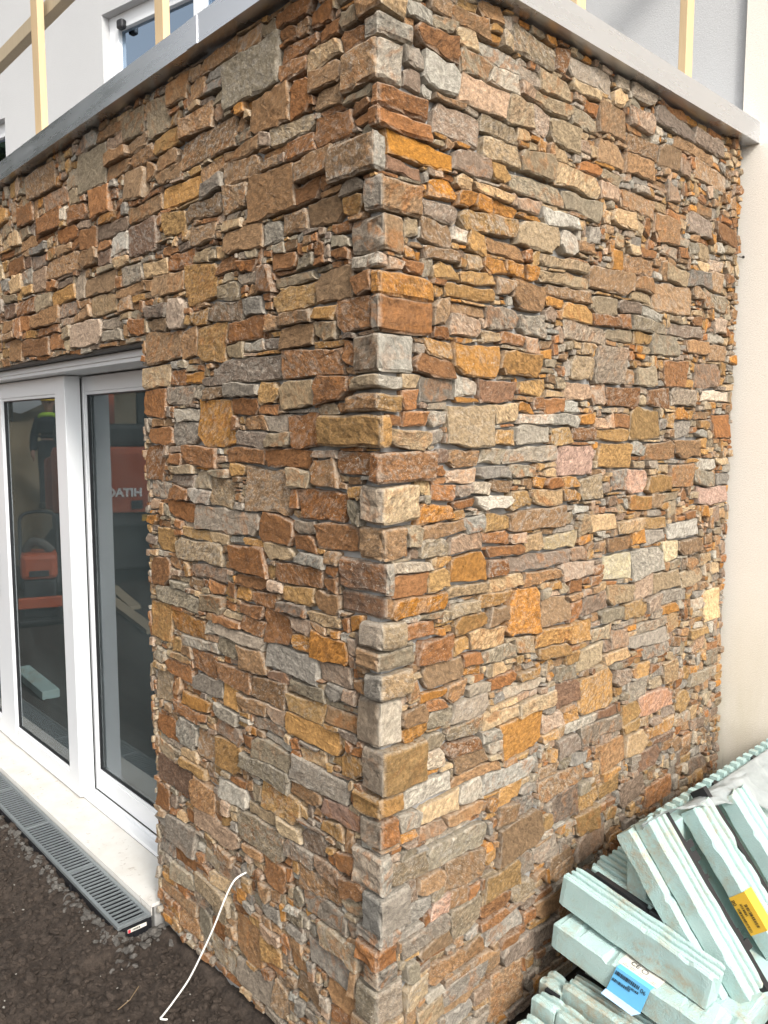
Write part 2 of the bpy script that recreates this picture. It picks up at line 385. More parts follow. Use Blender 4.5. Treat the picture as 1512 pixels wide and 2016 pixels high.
TRACE_L = """394,671,2736,2867,v 359,535,2629,2722,b 264,364,2629,2718,r 140,277,2719,2771,t 134,269,2667,2717,b 131,257,2614,2661,b 55,138,2728,2783,r 228,396,2776,2815,r 327,401,2835,2858,r 262,324,2822,2856,b 169,256,2816,2864,r 140,225,2778,2817,r 261,400,2867,2910,r 45,139,2787,2820,v 282,389,2728,2767,r 476,594,2872,2912,b 407,472,2876,2906,v 602,791,2872,2918,b 793,880,2876,2913,b 773,861,2824,2868,b 655,776,2845,2873,g 679,765,2818,2844,g 674,737,2775,2810,v 668,744,2724,2769,u 748,937,2719,2787,b 888,1010,2841,2914,b 1014,1160,2776,2896,v 940,1119,2720,2784,y 954,1096,2667,2715,b 617,944,2627,2710,b 1108,1296,2709,2771,b 1174,1338,2824,2903,v 1160,1309,2772,2813,b 1299,1490,2714,2771,b 1306,1486,2776,2815,b 1351,1545,2856,2900,b 1490,1734,2717,2863,v 1102,1184,2658,2715,b 1178,1339,2615,2704,b 941,1091,2617,2656,b 824,1059,2532,2595,y 693,926,2461,2509,b 564,689,2450,2519,b 335,561,2396,2516,b 183,345,2465,2511,b 245,367,2527,2575,r 244,437,2577,2623,v 88,241,2529,2587,r 19,93,2567,2589,r 19,88,2542,2563,r 28,121,2595,2627,v 122,219,2592,2616,r 403,501,2522,2554,b 373,494,2553,2579,b 508,696,2524,2581,b 506,696,2590,2627,b 699,845,2570,2609,b 686,819,2521,2558,g 239,341,2403,2448,r 138,234,2401,2423,v 144,280,2330,2391,b 61,140,2340,2377,y 59,138,2381,2420,g 280,397,2333,2378,b 395,497,2322,2371,l 488,686,2320,2384,b 915,1068,2446,2514,y 729,888,2386,2432,b 1112,1322,2413,2519,m 1333,1463,2446,2522,w 1320,1581,2518,2567,u 1062,1309,2535,2586,b 1462,1618,2614,2718,r 1855,2103,2714,2789,u 1628,1853,2700,2753,v 1970,2269,2800,2907,b 1924,2162,2638,2720,r 2219,2407,2709,2800,r 1767,1978,2567,2622,r 1682,1843,2627,2685,r 1596,1763,2510,2586,r 741,935,2204,2325,y 944,1155,2257,2320,b 1038,1206,2323,2373,t 879,1046,2326,2372,r 630,738,2279,2323,r 513,610,2227,2254,g 445,511,2189,2264,r 339,464,2247,2283,r 258,339,2236,2267,v 255,426,2193,2219,v 259,440,2130,2192,y 92,257,2133,2203,b 22,88,2138,2190,r 22,170,2058,2133,r 171,253,2040,2090,v 269,411,2086,2126,b 261,404,2033,2081,b 175,265,2093,2120,y 479,659,2068,2128,r 416,487,2085,2123,b 495,593,2131,2187,g 595,794,2137,2191,d 788,890,2135,2178,y 902,1052,2137,2238,p 611,737,2192,2234,t 687,855,2016,2129,y 860,973,2038,2126,b 976,1214,2039,2134,b 593,693,2013,2058,t 490,597,2031,2060,l 409,756,1945,2013,u 143,403,1943,2015,r 89,139,1970,2024,r 250,318,2017,2042,y 147,249,2016,2037,y 1053,1236,1949,2018,t 933,1036,1950,1998,r 835,933,1948,1984,o 1077,1242,1854,1941,r 899,1073,1892,1941,g 828,896,1886,1940,l 712,825,1894,1941,b 518,705,1906,1942,s 423,514,1887,1942,y 256,422,1866,1936,t 103,247,1877,1939,r 664,857,1755,1898,o 519,660,1853,1900,r 398,511,1848,1882,r 486,598,1795,1845,b 374,482,1795,1842,g 378,487,1752,1793,v 238,370,1754,1841,r 491,657,1755,1794,u 864,1027,1755,1820,g 1033,1206,1754,1808,r 1098,1231,1631,1750,r 769,965,1687,1746,r 493,705,1705,1747,r 273,489,1692,1741,r 165,262,1725,1746,u 163,270,1652,1722,b 22,161,1687,1736,r 378,604,1556,1693,b 669,798,1566,1651,v 693,799,1652,1683,v 606,695,1665,1702,y 897,1044,1612,1650,u 281,369,1642,1687,v 131,323,1565,1642,r 1063,1206,1561,1621,g 928,1066,1565,1606,r 802,925,1562,1612,g 901,1069,1505,1557,r 525,899,1481,1560,g 359,525,1478,1557,r 261,353,1517,1552,g 87,253,1488,1557,r 262,352,1462,1512,r 740,1034,1365,1446,v 1041,1171,1384,1457,y 812,977,1449,1480,y 696,802,1446,1477,t 488,684,1367,1441,r 489,609,1448,1474,y 354,485,1431,1470,t 222,351,1428,1461,l 1091,1216,1242,1348,r 709,927,1318,1368,u 485,651,1327,1374,r 411,482,1335,1375,p 235,432,1366,1428,r 162,231,1407,1429,r 163,231,1374,1405,r 894,1175,1189,1252,v 737,884,1212,1266,v 578,662,1289,1320,o 444,572,1272,1321,r 262,407,1312,1363,y 163,257,1308,1368,b 294,420,1276,1309,u 511,636,1232,1274,r 378,504,1178,1272,r 511,631,1179,1230,r 149,299,1272,1306,t 1080,1223,1060,1185,y 851,1072,1106,1176,o 972,1111,1036,1082,y 631,779,1178,1212,r 790,877,1138,1173,l 509,786,1140,1179,g 269,372,1225,1269,u 123,290,1175,1242,o 291,359,1186,1219,o 652,774,1084,1145,v 782,995,1070,1106,l 251,501,1094,1175,g 507,649,1054,1133,b 115,249,1122,1178,p 789,926,985,1068,r 943,1123,936,995,r 582,776,987,1045,r 752,949,932,985,g 402,581,983,1058,b 389,487,1050,1096,m 667,784,920,979,y 1105,1204,827,936,v 502,654,930,986,b 225,393,980,1044,y 222,382,1048,1083,v 151,244,1069,1119,g 87,145,1076,1125,u 158,411,922,986,y 94,222,999,1039,b 56,158,973,1020,u 418,569,887,932,g 930,1058,702,800,l 1062,1206,697,761,r 901,1077,803,853,r 829,1015,855,897,o 801,923,702,790,b 643,794,793,855,u 650,792,705,787,y 386,583,794,855,v 389,522,866,893,l 387,647,726,783,v 128,385,781,863,g 967,1221,520,618,m 865,1030,589,648,y 1138,1231,407,487,r 813,963,508,604,b 616,772,606,664,l 341,530,647,733,y 246,386,735,788,b 75,238,732,789,P 60,152,876,934,y 231,335,851,898,t 449,619,595,648,v 421,666,498,591,v 672,939,438,504,p 949,1156,304,403,g 142,239,686,716,y 64,142,665,722,b 335,445,596,649,t 221,328,606,664,u 527,639,468,516,b 414,532,411,496,r 740,947,194,263,v 928,1089,252,314,r 1096,1209,233,311,g 964,1131,173,233,v 967,1218,82,122,b 739,855,262,309,t 958,1079,6,76,b 864,955,31,123,v 763,860,79,135,r 545,696,102,223,b 696,853,-3,79,v 491,693,-11,81,g 482,602,73,115,r 451,539,155,217,y 420,498,-1,94,b -26,51,673,711,m 274,401,546,590,g 161,336,486,538,b 134,319,412,471,g 67,248,343,397,v 309,390,178,241,b 126,296,269,324,g 254,359,127,199,b 79,217,195,260,b 20,121,254,327,b 157,266,550,595,u 101,172,595,657,r 55,153,542,586,r 59,156,494,535,v 67,131,430,472,g 1742,1826,2520,2569,r 1836,2008,2522,2569,b 1581,1743,2447,2507,b 1474,1590,2485,2518,r 1459,1576,2430,2476,m 1295,1436,2393,2421,t 1750,2111,2439,2524,b 2007,2090,2530,2567,y 2275,2371,2526,2572,m 2097,2269,2514,2561,u 2379,2577,2522,2588,r 2097,2284,2570,2608,g 2219,2404,2612,2656,b 2032,2226,2616,2645,r 2413,2528,2641,2705,t 2533,2663,2662,2708,t 2493,2670,2615,2651,r 2298,2421,2670,2723,v 2511,2655,2714,2764,v 2108,2279,2415,2505,p 2047,2107,2402,2451,r 1836,1985,2390,2424,u 2429,2558,2451,2515,t 2283,2420,2471,2522,l 2257,2420,2419,2459,y 2564,2690,2473,2522,g 1710,1838,2330,2417,g 1438,1706,2321,2389,b 1226,1382,2326,2389,l 1230,1434,2286,2325,b 1811,2051,2327,2383,y 2058,2259,2328,2391,v 2267,2464,2332,2393,r 2502,2674,2343,2399,m 1982,2299,2262,2323,b 1787,1976,2269,2321,u 1676,1758,2290,2316,b 1447,1672,2248,2319,t 1677,1819,2247,2288,b 1322,1408,2227,2284,b 1220,1311,2258,2295,y 1842,1987,2233,2270,p 1578,1867,2143,2231,p 1407,1568,2183,2228,g 1402,1612,2136,2174,l 1219,1332,2142,2196,r 1334,1400,2200,2223,t 1997,2247,2214,2253,r 2131,2454,2141,2216,r 1952,2116,2144,2217,r 1872,1947,2137,2176,t 2306,2433,2262,2319,r 2439,2532,2229,2321,r 2538,2680,2270,2327,b 2544,2687,2235,2265,b 2462,2620,2134,2220,b 1869,1947,2662,2702,w"""
TRACE_R = """116,267,2735,2796,r 135,271,2654,2732,l 75,131,2681,2724,g 60,128,2630,2675,u 74,159,2786,2825,l 166,254,2794,2831,v 264,350,2790,2826,t 271,386,2728,2780,v 342,511,2774,2818,l 395,510,2724,2776,l 245,390,2834,2880,b 279,461,2648,2714,p 468,574,2645,2713,v 171,357,2550,2620,u 7,248,2465,2523,O 2,130,2422,2447,m 257,398,2472,2524,u 374,519,2534,2594,t 358,513,2596,2641,v 406,478,2482,2531,y 531,690,2532,2590,v 589,773,2729,2766,v 525,579,2719,2766,p 778,907,2717,2765,v 616,771,2783,2833,v 518,607,2769,2810,g 490,678,2844,2903,v 694,745,2855,2915,r 756,991,2848,2903,g 760,923,2812,2857,t 670,829,2643,2711,t 583,657,2640,2718,p 702,935,2527,2583,t 849,925,2773,2820,r 932,1082,2738,2832,b 923,1067,2647,2709,b 1090,1284,2720,2771,b 1077,1271,2647,2707,b 1270,1544,2840,2897,u 1102,1241,2803,2855,p 1410,1689,2792,2844,b 1304,1451,2722,2785,b 1567,1812,2728,2788,b 1547,1768,2846,2894,u 487,738,2470,2518,v 746,943,2461,2512,v 1067,1306,2525,2586,b 944,1059,2539,2581,p 1020,1155,2469,2520,t 1276,1450,2461,2547,b 1529,1704,2529,2597,u 1763,1930,2535,2597,r 524,713,2333,2400,t 638,814,2408,2440,w 726,817,2335,2390,W 276,513,2337,2379,y 162,263,2391,2431,O 334,488,2427,2454,t 414,519,2389,2429,o 269,332,2390,2421,o 340,409,2390,2422,o 393,550,2289,2323,b 137,265,2337,2372,p 124,243,2280,2328,b 245,304,2297,2327,w 309,388,2272,2329,y 71,114,2283,2329,t 310,385,2232,2271,t 186,279,2193,2231,y 282,426,2196,2221,y 224,428,2152,2183,y 180,222,2140,2164,y 392,469,2229,2269,o 478,561,2237,2274,o 565,632,2236,2272,o 429,502,2179,2215,b 510,661,2154,2222,b 179,239,2081,2132,b 245,389,2105,2130,b 244,364,2055,2095,p 394,533,2083,2132,g 539,662,2079,2131,l 178,236,2043,2072,r 366,452,2041,2069,t 463,562,2040,2074,r 562,636,2031,2065,p 153,264,1995,2028,y 108,257,1950,1982,r 263,456,1954,2025,o 453,639,1962,2019,y 644,694,2016,2039,o 69,131,1905,1937,t 137,270,1879,1938,s 270,366,1897,1940,l 367,528,1882,1938,m 553,670,1897,1942,y 66,134,1863,1900,r 139,243,1851,1866,p 237,430,1763,1863,t 419,536,1828,1872,t 543,686,1822,1847,w 535,687,1765,1812,l 437,519,1764,1805,y 81,155,1814,1848,r 8,67,1814,1844,r 18,170,1755,1799,t 163,231,1813,1845,l 171,218,1768,1799,g 187,243,1711,1746,m 238,375,1696,1743,b 385,480,1707,1750,v 487,727,1708,1750,l 374,496,1664,1695,g 500,614,1668,1698,v 240,367,1661,1687,p 96,176,1635,1666,Y 180,262,1618,1654,r 271,343,1620,1648,p 412,515,1625,1656,b 334,410,1626,1654,w 356,507,1583,1614,w 264,353,1591,1613,r 515,600,1575,1619,y 607,741,1572,1615,l 638,870,2287,2314,v 886,1147,2251,2322,b 632,743,2233,2267,t 747,877,2237,2272,t 1105,1288,2330,2383,b 1150,1282,2278,2319,b 672,899,2199,2229,b 663,758,2173,2200,o 767,900,2143,2185,y 912,1059,2179,2228,v 1298,1573,2223,2322,b 1579,1645,2296,2341,b 1391,1549,2335,2384,t 1555,1702,2338,2394,s 1716,1814,2343,2404,b 1667,1857,2274,2324,v 1071,1218,2190,2228,u 1225,1369,2186,2226,l 1151,1274,2233,2269,t 909,1061,2142,2172,r 1067,1139,2143,2188,r 776,984,2085,2135,g 990,1160,2102,2135,v 1166,1280,2103,2132,y 1156,1370,2143,2180,v 1428,1674,2153,2190,u 1293,1473,2074,2134,v 1538,1725,2099,2137,b 1736,1891,2078,2135,b 943,1101,1960,2073,g 801,912,1963,2028,v 1382,1537,1964,2051,r 1194,1308,1959,2017,v 1634,1821,1972,2052,u 1118,1186,1963,2010,b 1011,1216,1868,1943,r 773,916,1899,1945,p 921,1005,1885,1947,p 1283,1423,1886,1949,r 1437,1613,1898,1955,g 1688,1922,1924,1953,w 1173,1356,1781,1876,y 671,771,1858,1898,r 1067,1167,1818,1849,r 857,942,1827,1849,o 701,840,1814,1845,l 603,684,1822,1843,Y 604,688,1764,1811,l 709,817,1761,1806,y 826,944,1772,1817,r 954,1160,1771,1802,y 1478,1610,1780,1832,g 1807,1937,1775,1866,r 746,938,1662,1750,P 978,1182,1677,1755,y 1277,1479,1699,1758,b 1495,1687,1700,1762,b 606,731,1706,1752,v 1191,1259,1716,1759,l 875,991,1580,1648,t 1062,1147,1599,1658,g 1157,1297,1588,1659,P 1306,1443,1583,1637,y 1455,1634,1592,1672,b 1641,1798,1591,1643,v 1688,1939,1518,1574,P 1171,1315,1529,1574,y 622,769,1572,1617,t 777,864,1581,1613,o 128,262,1562,1596,o 139,313,1515,1550,b 400,505,1521,1558,y 324,396,1520,1558,l 513,784,1507,1556,b 260,383,1471,1513,p 387,506,1473,1508,r 411,575,1442,1474,r 578,678,1444,1486,t 137,251,1472,1514,v 64,135,1505,1548,v 499,816,1381,1426,u 267,411,1382,1456,o 415,501,1382,1428,r 166,258,1380,1427,y 26,163,1371,1427,r 22,173,1434,1456,w 242,417,1332,1366,t 421,580,1339,1370,t 591,818,1328,1364,b 35,243,1311,1360,O 502,667,1193,1328,o 256,369,1279,1317,t 373,498,1292,1332,y 278,416,1239,1284,y 426,503,1247,1292,b 671,823,1196,1274,b 81,195,1256,1293,r 132,259,1182,1238,r 344,496,1182,1226,t 274,335,1181,1222,y 403,553,1130,1173,v 554,642,1130,1174,t 650,826,1130,1179,y 153,305,1110,1171,b 311,398,1141,1174,r 313,397,1110,1135,o 438,548,1047,1079,r 242,323,1050,1107,b 505,667,1003,1038,l 150,239,1073,1098,o 177,238,1047,1068,r 271,418,990,1041,g 74,169,1029,1072,b 171,263,1000,1038,v 398,563,942,981,t 240,395,939,981,v 77,166,979,1020,o 490,691,820,922,o 139,239,929,984,v 237,376,887,929,r 386,482,894,928,l 419,504,852,891,l 572,765,926,970,t 276,418,830,885,b 267,465,787,830,b 395,645,737,797,w 467,552,805,838,o 157,232,884,921,l 83,257,805,850,w 488,581,659,724,y 301,388,732,791,l 681,861,1439,1478,Y 856,938,1437,1470,o 928,1099,1473,1515,t 859,922,1475,1526,v 1100,1267,1445,1484,t 1277,1442,1450,1484,y 1458,1688,1391,1448,W 1204,1294,1399,1442,o 1297,1433,1394,1438,g 1050,1196,1390,1429,b 772,957,1323,1372,p 1033,1208,1291,1373,Y 1197,1429,1278,1372,l 1428,1541,1316,1387,Y 1546,1734,1331,1377,b 1368,1568,1208,1280,v 1234,1354,1203,1272,p 1580,1751,1202,1257,v 1055,1223,1201,1264,t 1169,1314,1140,1194,y 1315,1413,1144,1194,p 1423,1606,1147,1194,s 899,1050,1193,1249,u 802,903,1193,1246,r 1009,1158,1149,1193,v 1430,1540,1106,1141,o 1454,1562,1049,1101,t 1792,1907,1025,1148,Y 827,948,1108,1176,y 955,1090,1081,1130,v 1265,1458,1063,1104,l 1208,1462,1015,1057,g 1307,1490,962,1007,g 1096,1206,1035,1100,p 871,1033,1011,1081,t 1041,1236,999,1038,t 661,818,1088,1128,y 754,871,991,1043,v 902,1098,846,973,y 759,893,910,986,m 1464,1571,837,918,t 1213,1322,824,904,l 1108,1213,901,958,p 1292,1511,752,816,P 1001,1125,814,865,m 1574,1680,686,776,y 680,799,849,900,p 909,1156,754,801,g 1160,1283,758,816,y 1160,1286,711,753,y 808,1002,806,852,l 1345,1545,637,684,y 1037,1193,617,706,b 1193,1342,619,700,t 772,903,736,792,u 1302,1457,533,610,m 691,935,623,679,b 1176,1336,439,532,u 766,900,541,608,b 1027,1158,513,571,y 1341,1532,386,456,r 1684,1850,408,456,u 1391,1529,589,643,m 1801,1925,831,888,v 1678,1888,776,826,v 479,694,496,600,b 563,665,607,670,g 591,662,409,481,g 668,789,417,474,g 888,1021,417,515,y 754,903,517,608,u 907,1023,517,570,y 547,660,342,401,v 899,1070,346,425,u 752,890,323,363,b 676,820,231,286,b 437,593,250,317,g 505,788,135,199,u 436,613,0,146,b 149,302,729,781,t 249,390,685,732,b 38,143,747,790,l 69,140,709,742,o 140,238,691,733,p 176,417,592,649,v 176,342,668,692,w 44,168,581,655,v 141,236,531,582,b 241,410,492,578,b 416,589,408,470,y 53,172,467,516,g 180,260,435,489,P 268,388,351,427,v 399,534,353,388,r 400,518,298,339,r 75,268,385,431,g 140,265,343,381,b 166,325,252,305,b 330,419,245,294,b 556,781,140,197,u 243,421,161,207,g 73,169,239,289,t 64,132,300,364,v 141,240,139,192,v 244,360,79,119,g 419,490,157,210,b"""
QUOINS = [(2.722, 2.772, 0.048, 0.107, -0.007, 'l', 'l'),  # last two are left and right face colours, shade painted into the left
(2.623, 2.72, 0.136, 0.07, -0.012, 'b', 'l'),
(2.562, 2.619, 0.023, 0.167, -0.007, 'r', 'r'),
(2.512, 2.56, 0.023, 0.168, -0.007, 'r', 'r'),
(2.416, 2.508, 0.182, 0.02, -0.021, 'b', 'l'),
(2.322, 2.406, 0.053, 0.131, 0.005, 'g', 'b'),
(2.229, 2.318, 0.108, 0.07, 0.01, 'g', 'b'),
(2.189, 2.225, 0.097, 0.02, -0.007, 'l', 'l'),
(2.123, 2.186, 0.02, 0.179, -0.003, 'o', 'o'),
(2.039, 2.129, 0.022, 0.178, -0.005, 'g', 'r'),
(1.94, 2.037, 0.089, 0.108, -0.007, 'd', 'l'),
(1.899, 1.933, 0.095, 0.067, -0.007, 'v', 'l'),
(1.847, 1.894, 0.113, 0.071, -0.011, 'b', 'y'),
(1.756, 1.842, 0.237, 0.02, 0.003, 'y', 'y'),
(1.669, 1.749, 0.02, 0.191, -0.005, 'r', 'r'),
(1.565, 1.664, 0.07, 0.123, 0.008, 'g', 't'),
(1.475, 1.56, 0.082, 0.083, 0.01, 'b', 'b'),
(1.388, 1.471, 0.165, 0.024, 0.021, 'm', 'l'),
(1.322, 1.384, 0.157, 0.02, 0.018, 'm', 'b'),
(1.247, 1.317, 0.069, 0.079, 0.007, 'g', 't'),
(1.19, 1.242, 0.084, 0.116, -0.008, 'b', 'v'),
(1.113, 1.184, 0.052, 0.104, 0.003, 'g', 't'),
(0.986, 1.108, 0.089, 0.074, -0.003, 'd', 'l'),
(0.862, 0.981, 0.065, 0.157, 0.01, 'g', 'y'),
(0.8, 0.857, 0.102, 0.075, 0.0, 'y', 'y'),
(0.718, 0.795, 0.074, 0.062, 0.003, 'g', 'r'),
(0.594, 0.695, 0.104, 0.033, 0.003, 'g', 'l'),
(0.488, 0.59, 0.056, 0.093, 0.003, 's', 'g'),
(0.451, 0.485, 0.088, 0.082, 0.0, 'g', 'g'),
(0.386, 0.447, 0.086, 0.054, -0.012, 'r', 'r'),
(0.33, 0.381, 0.057, 0.063, -0.01, 'g', 'g'),
(0.227, 0.324, 0.089, 0.083, -0.014, 'v', 'g'),
(0.14, 0.219, 0.111, 0.083, -0.007, 'b', 't'),
(0.038, 0.133, 0.09, 0.144, -0.007, 'g', 'b'),
(-0.021, 0.034, 0.09, 0.084, -0.007, 'g', 'b'),
(2.777, 2.833, 0.075, 0.073, 0.0, 'b', 't'),
(2.838, 2.888, 0.15, 0.072, 0.0, 'v', 'l'),
(2.892, 2.926, 0.074, 0.124, 0.0, 'b', 'b')]
# ------------------------------------------------------------------ ground
def ground_z(x, y):
    z = -0.095
    if x > -0.02: z = -0.075                                  # strip behind the wall line and beside the side wall
    n = noise.fractal(Vector((x * 2.1, y * 2.1, 3.0)), 0.9, 2.0, 5)
    n2 = noise.fractal(Vector((x * 16, y * 16, 9.0)), 0.8, 2.2, 5)
    far = max(0.0, min(1.0, (math.hypot(x + 0.5, y - 1.2) - 3.0) / 3.0))
    z += 0.018 * n * (1 + 2 * far) + 0.020 * n2 * (1 - far)
    # soil sits a little higher along the drain channel's haunching
    d = abs(x + 0.20)
    if y > 1.2 and d < 0.2: z += 0.045 * (1 - d / 0.2)
    if x > -0.16 and 1.22 < y < 6: z = min(z, -0.16)
    return z

def axis(lo, hi, step, far):
    a = list(np.arange(lo, hi + 1e-6, step))
    out = []; s = step; q = lo
    while q > -far: s *= 1.35; q -= s; out.append(q)
    left = out[::-1]; out = []; s = step; q = a[-1]
    while q < far: s *= 1.35; q += s; out.append(q)
    return left + a + out
gx = axis(-1.1, 0.35, 0.016, 90); gy = axis(0.2, 2.7, 0.016, 90)
vs = [(x, y, ground_z(x, y)) for y in gy for x in gx]
nx = len(gx)
fs = [(j*nx+i, j*nx+i+1, (j+1)*nx+i+1, (j+1)*nx+i) for j in range(len(gy)-1) for i in range(nx-1)]
g = MB(); g.add(vs, fs)
tag(g.build('ground', M_SOIL, smooth=True), kind='structure')

def lump(mb, c, r, sq=0.7):
    """one irregular clod: a jittered octahedron-based ball of 32 triangles."""
    s = random.random() * 100
    vs = []; fs = []
    rot = Matrix.Rotation(random.random() * 6.28, 3, 'Z') @ Matrix.Rotation(random.random() * 0.8, 3, 'X')
    ex = (r * random.uniform(0.8, 1.4), r * random.uniform(0.7, 1.1), r * sq * random.uniform(0.7, 1.2))
    rows = ((1, 1.0), (6, 0.55), (6, -0.25), (1, -1.0))
    for k, z in rows:
        rad = math.sqrt(max(0, 1 - z * z))
        for i in range(k):
            a = 2 * math.pi * (i + (0.5 if z < 0 else 0)) / k
            f = random.uniform(0.75, 1.2)
            vs.append(Vector(c) + rot @ Vector((rad * math.cos(a) * ex[0] * f, rad * math.sin(a) * ex[1] * f, z * ex[2] * f)))
    for i in range(6):
        j = (i + 1) % 6
        fs += [(0, 1 + i, 1 + j), (1 + i, 7 + i, 1 + j), (1 + j, 7 + i, 7 + j), (13, 7 + j, 7 + i)]
    mb.add(vs, fs)

cl = MB()
for i in range(7500):
    x = random.uniform(-1.05, -0.03); y = random.uniform(0.3, 2.6)
    if x > -0.17 and y > 1.22: continue
    r = random.choice((0.004, 0.005, 0.007, 0.009, 0.011, 0.013)) * random.uniform(0.7, 1.4)
    if random.random() < 0.03: r = random.uniform(0.014, 0.026)
    lump(cl, (x, y, ground_z(x, y) + r * 0.15), r)
tag(cl.build('soil_clods', M_SOIL), kind='stuff')
gr = MB()
for i in range(420):
    if random.random() < 0.75:
        y = random.uniform(1.24, 2.7); x = -0.185 - abs(random.gauss(0, 0.022))
    else:
        y = 1.235 - abs(random.gauss(0, 0.025)); x = random.uniform(-0.2, -0.01)
    r = random.choice((0.004, 0.005, 0.006, 0.008, 0.011, 0.015)) * random.uniform(0.7, 1.25)
    lump(gr, (x, y, max(ground_z(x, y), -0.085) + r * 0.3), r)
tag(gr.build('concrete_crumbs', M_GRAVEL), kind='stuff')
wc = MB()
for i in range(90):
    x = random.uniform(-1.0, -0.03); y = random.uniform(0.3, 2.4)
    if x > -0.17 and y > 1.22: continue
    r = random.uniform(0.002, 0.0045)
    lump(wc, (x, y, ground_z(x, y) + 0.012), r)
tag(wc.build('mortar_crumbs', plain('pale mortar crumbs', (0.20, 0.185, 0.16), 0.9)), kind='stuff')
# straight earth bank beyond the site, seen in the glazing
mo = MB(); mv = []; mf = []
NXm, NYm = 40, 14
for j in range(NYm):
    for i in range(NXm):
        t = j / (NYm - 1); s = i / (NXm - 1)
        x = -16 + 19 * s; y = 9.9 + 9 * t
        h = 4.9 * math.sin(min(1, t * 1.6) * math.pi / 2) * (0.72 + 0.28 * math.sin(s * 7))
        h += 0.35 * noise.fractal(Vector((x, y, 1)), 0.9, 2.0, 4) * min(1, t * 4)
        mv.append((x, y, -0.25 + h)); 
for j in range(NYm - 1):
    for i in range(NXm - 1):
        mf.append((j*NXm+i, j*NXm+i+1, (j+1)*NXm+i+1, (j+1)*NXm+i))
mo.add(mv, mf)
tag(mo.build('spoil_terrain', M_MOUND, smooth=True), kind='structure')

# ------------------------------------------------------------------ stone clad extension
ext = tag(empty('stone_extension', (0, 0, 0)), 'flat roofed extension clad in rust brown and grey split stone with white sliding doors', 'extension')
WALL_TOP, LINTEL, JAMB, RLEN = 2.935, 2.108, 1.245, 1.965

front = MB()
front.box(0.018, 0.30, 0.018, JAMB - 0.004, -0.3, WALL_TOP)
front.box(0.018, 0.30, JAMB - 0.004, 6.6, LINTEL + 0.012, WALL_TOP)
front = front.build('front_wall', M_MORTAR, ext)
side = MB().box(0.302, RLEN - 0.004, 0.018, 0.30, -0.3, WALL_TOP).box(0.018, 0.302, 0.0170, 0.0178, -0.3, WALL_TOP).build('side_wall', M_MORTAR, ext)

PAL = {  # base colours of the dry stone
 'o': (0.315, 0.165, 0.062), 'O': (0.37, 0.180, 0.055), 'r': (0.210, 0.110, 0.056), 'b': (0.235, 0.155, 0.094), 't': (0.345, 0.265, 0.175),
 'y': (0.290, 0.185, 0.090), 'Y': (0.45, 0.375, 0.25), 'g': (0.225, 0.200, 0.170), 's': (0.160, 0.150, 0.134), 'd': (0.145, 0.112, 0.082),
 'u': (0.195, 0.152, 0.120), 'm': (0.150, 0.095, 0.066), 'p': (0.310, 0.235, 0.178), 'P': (0.335, 0.228, 0.180), 'w': (0.43, 0.395, 0.340),
 'W': (0.50, 0.46, 0.40), 'l': (0.310, 0.285, 0.243), 'v': (0.235, 0.196, 0.143)}
FILL_L = 'bbbbbrrrrrvvvggluuyytopt'
FILL_R = 'bbbbbrrrttttvvvgggyyyoopplllu'
FILL_LOW = 'bbbbgggvvvuutrryl'

def warp(u, v, side):
    q = Vector((u * 7.0, v * 9.0, 5.0 if side == 'L' else 25.0))
    a = noise.noise_vector(q) * 0.0105
    b = noise.noise_vector(q * 3.1) * 0.0034
    return u + a.x + b.x, v + a.y + b.y

def to3(side, u, v, d):
    return (-d, u, v) if side == 'L' else (u, -d, v)

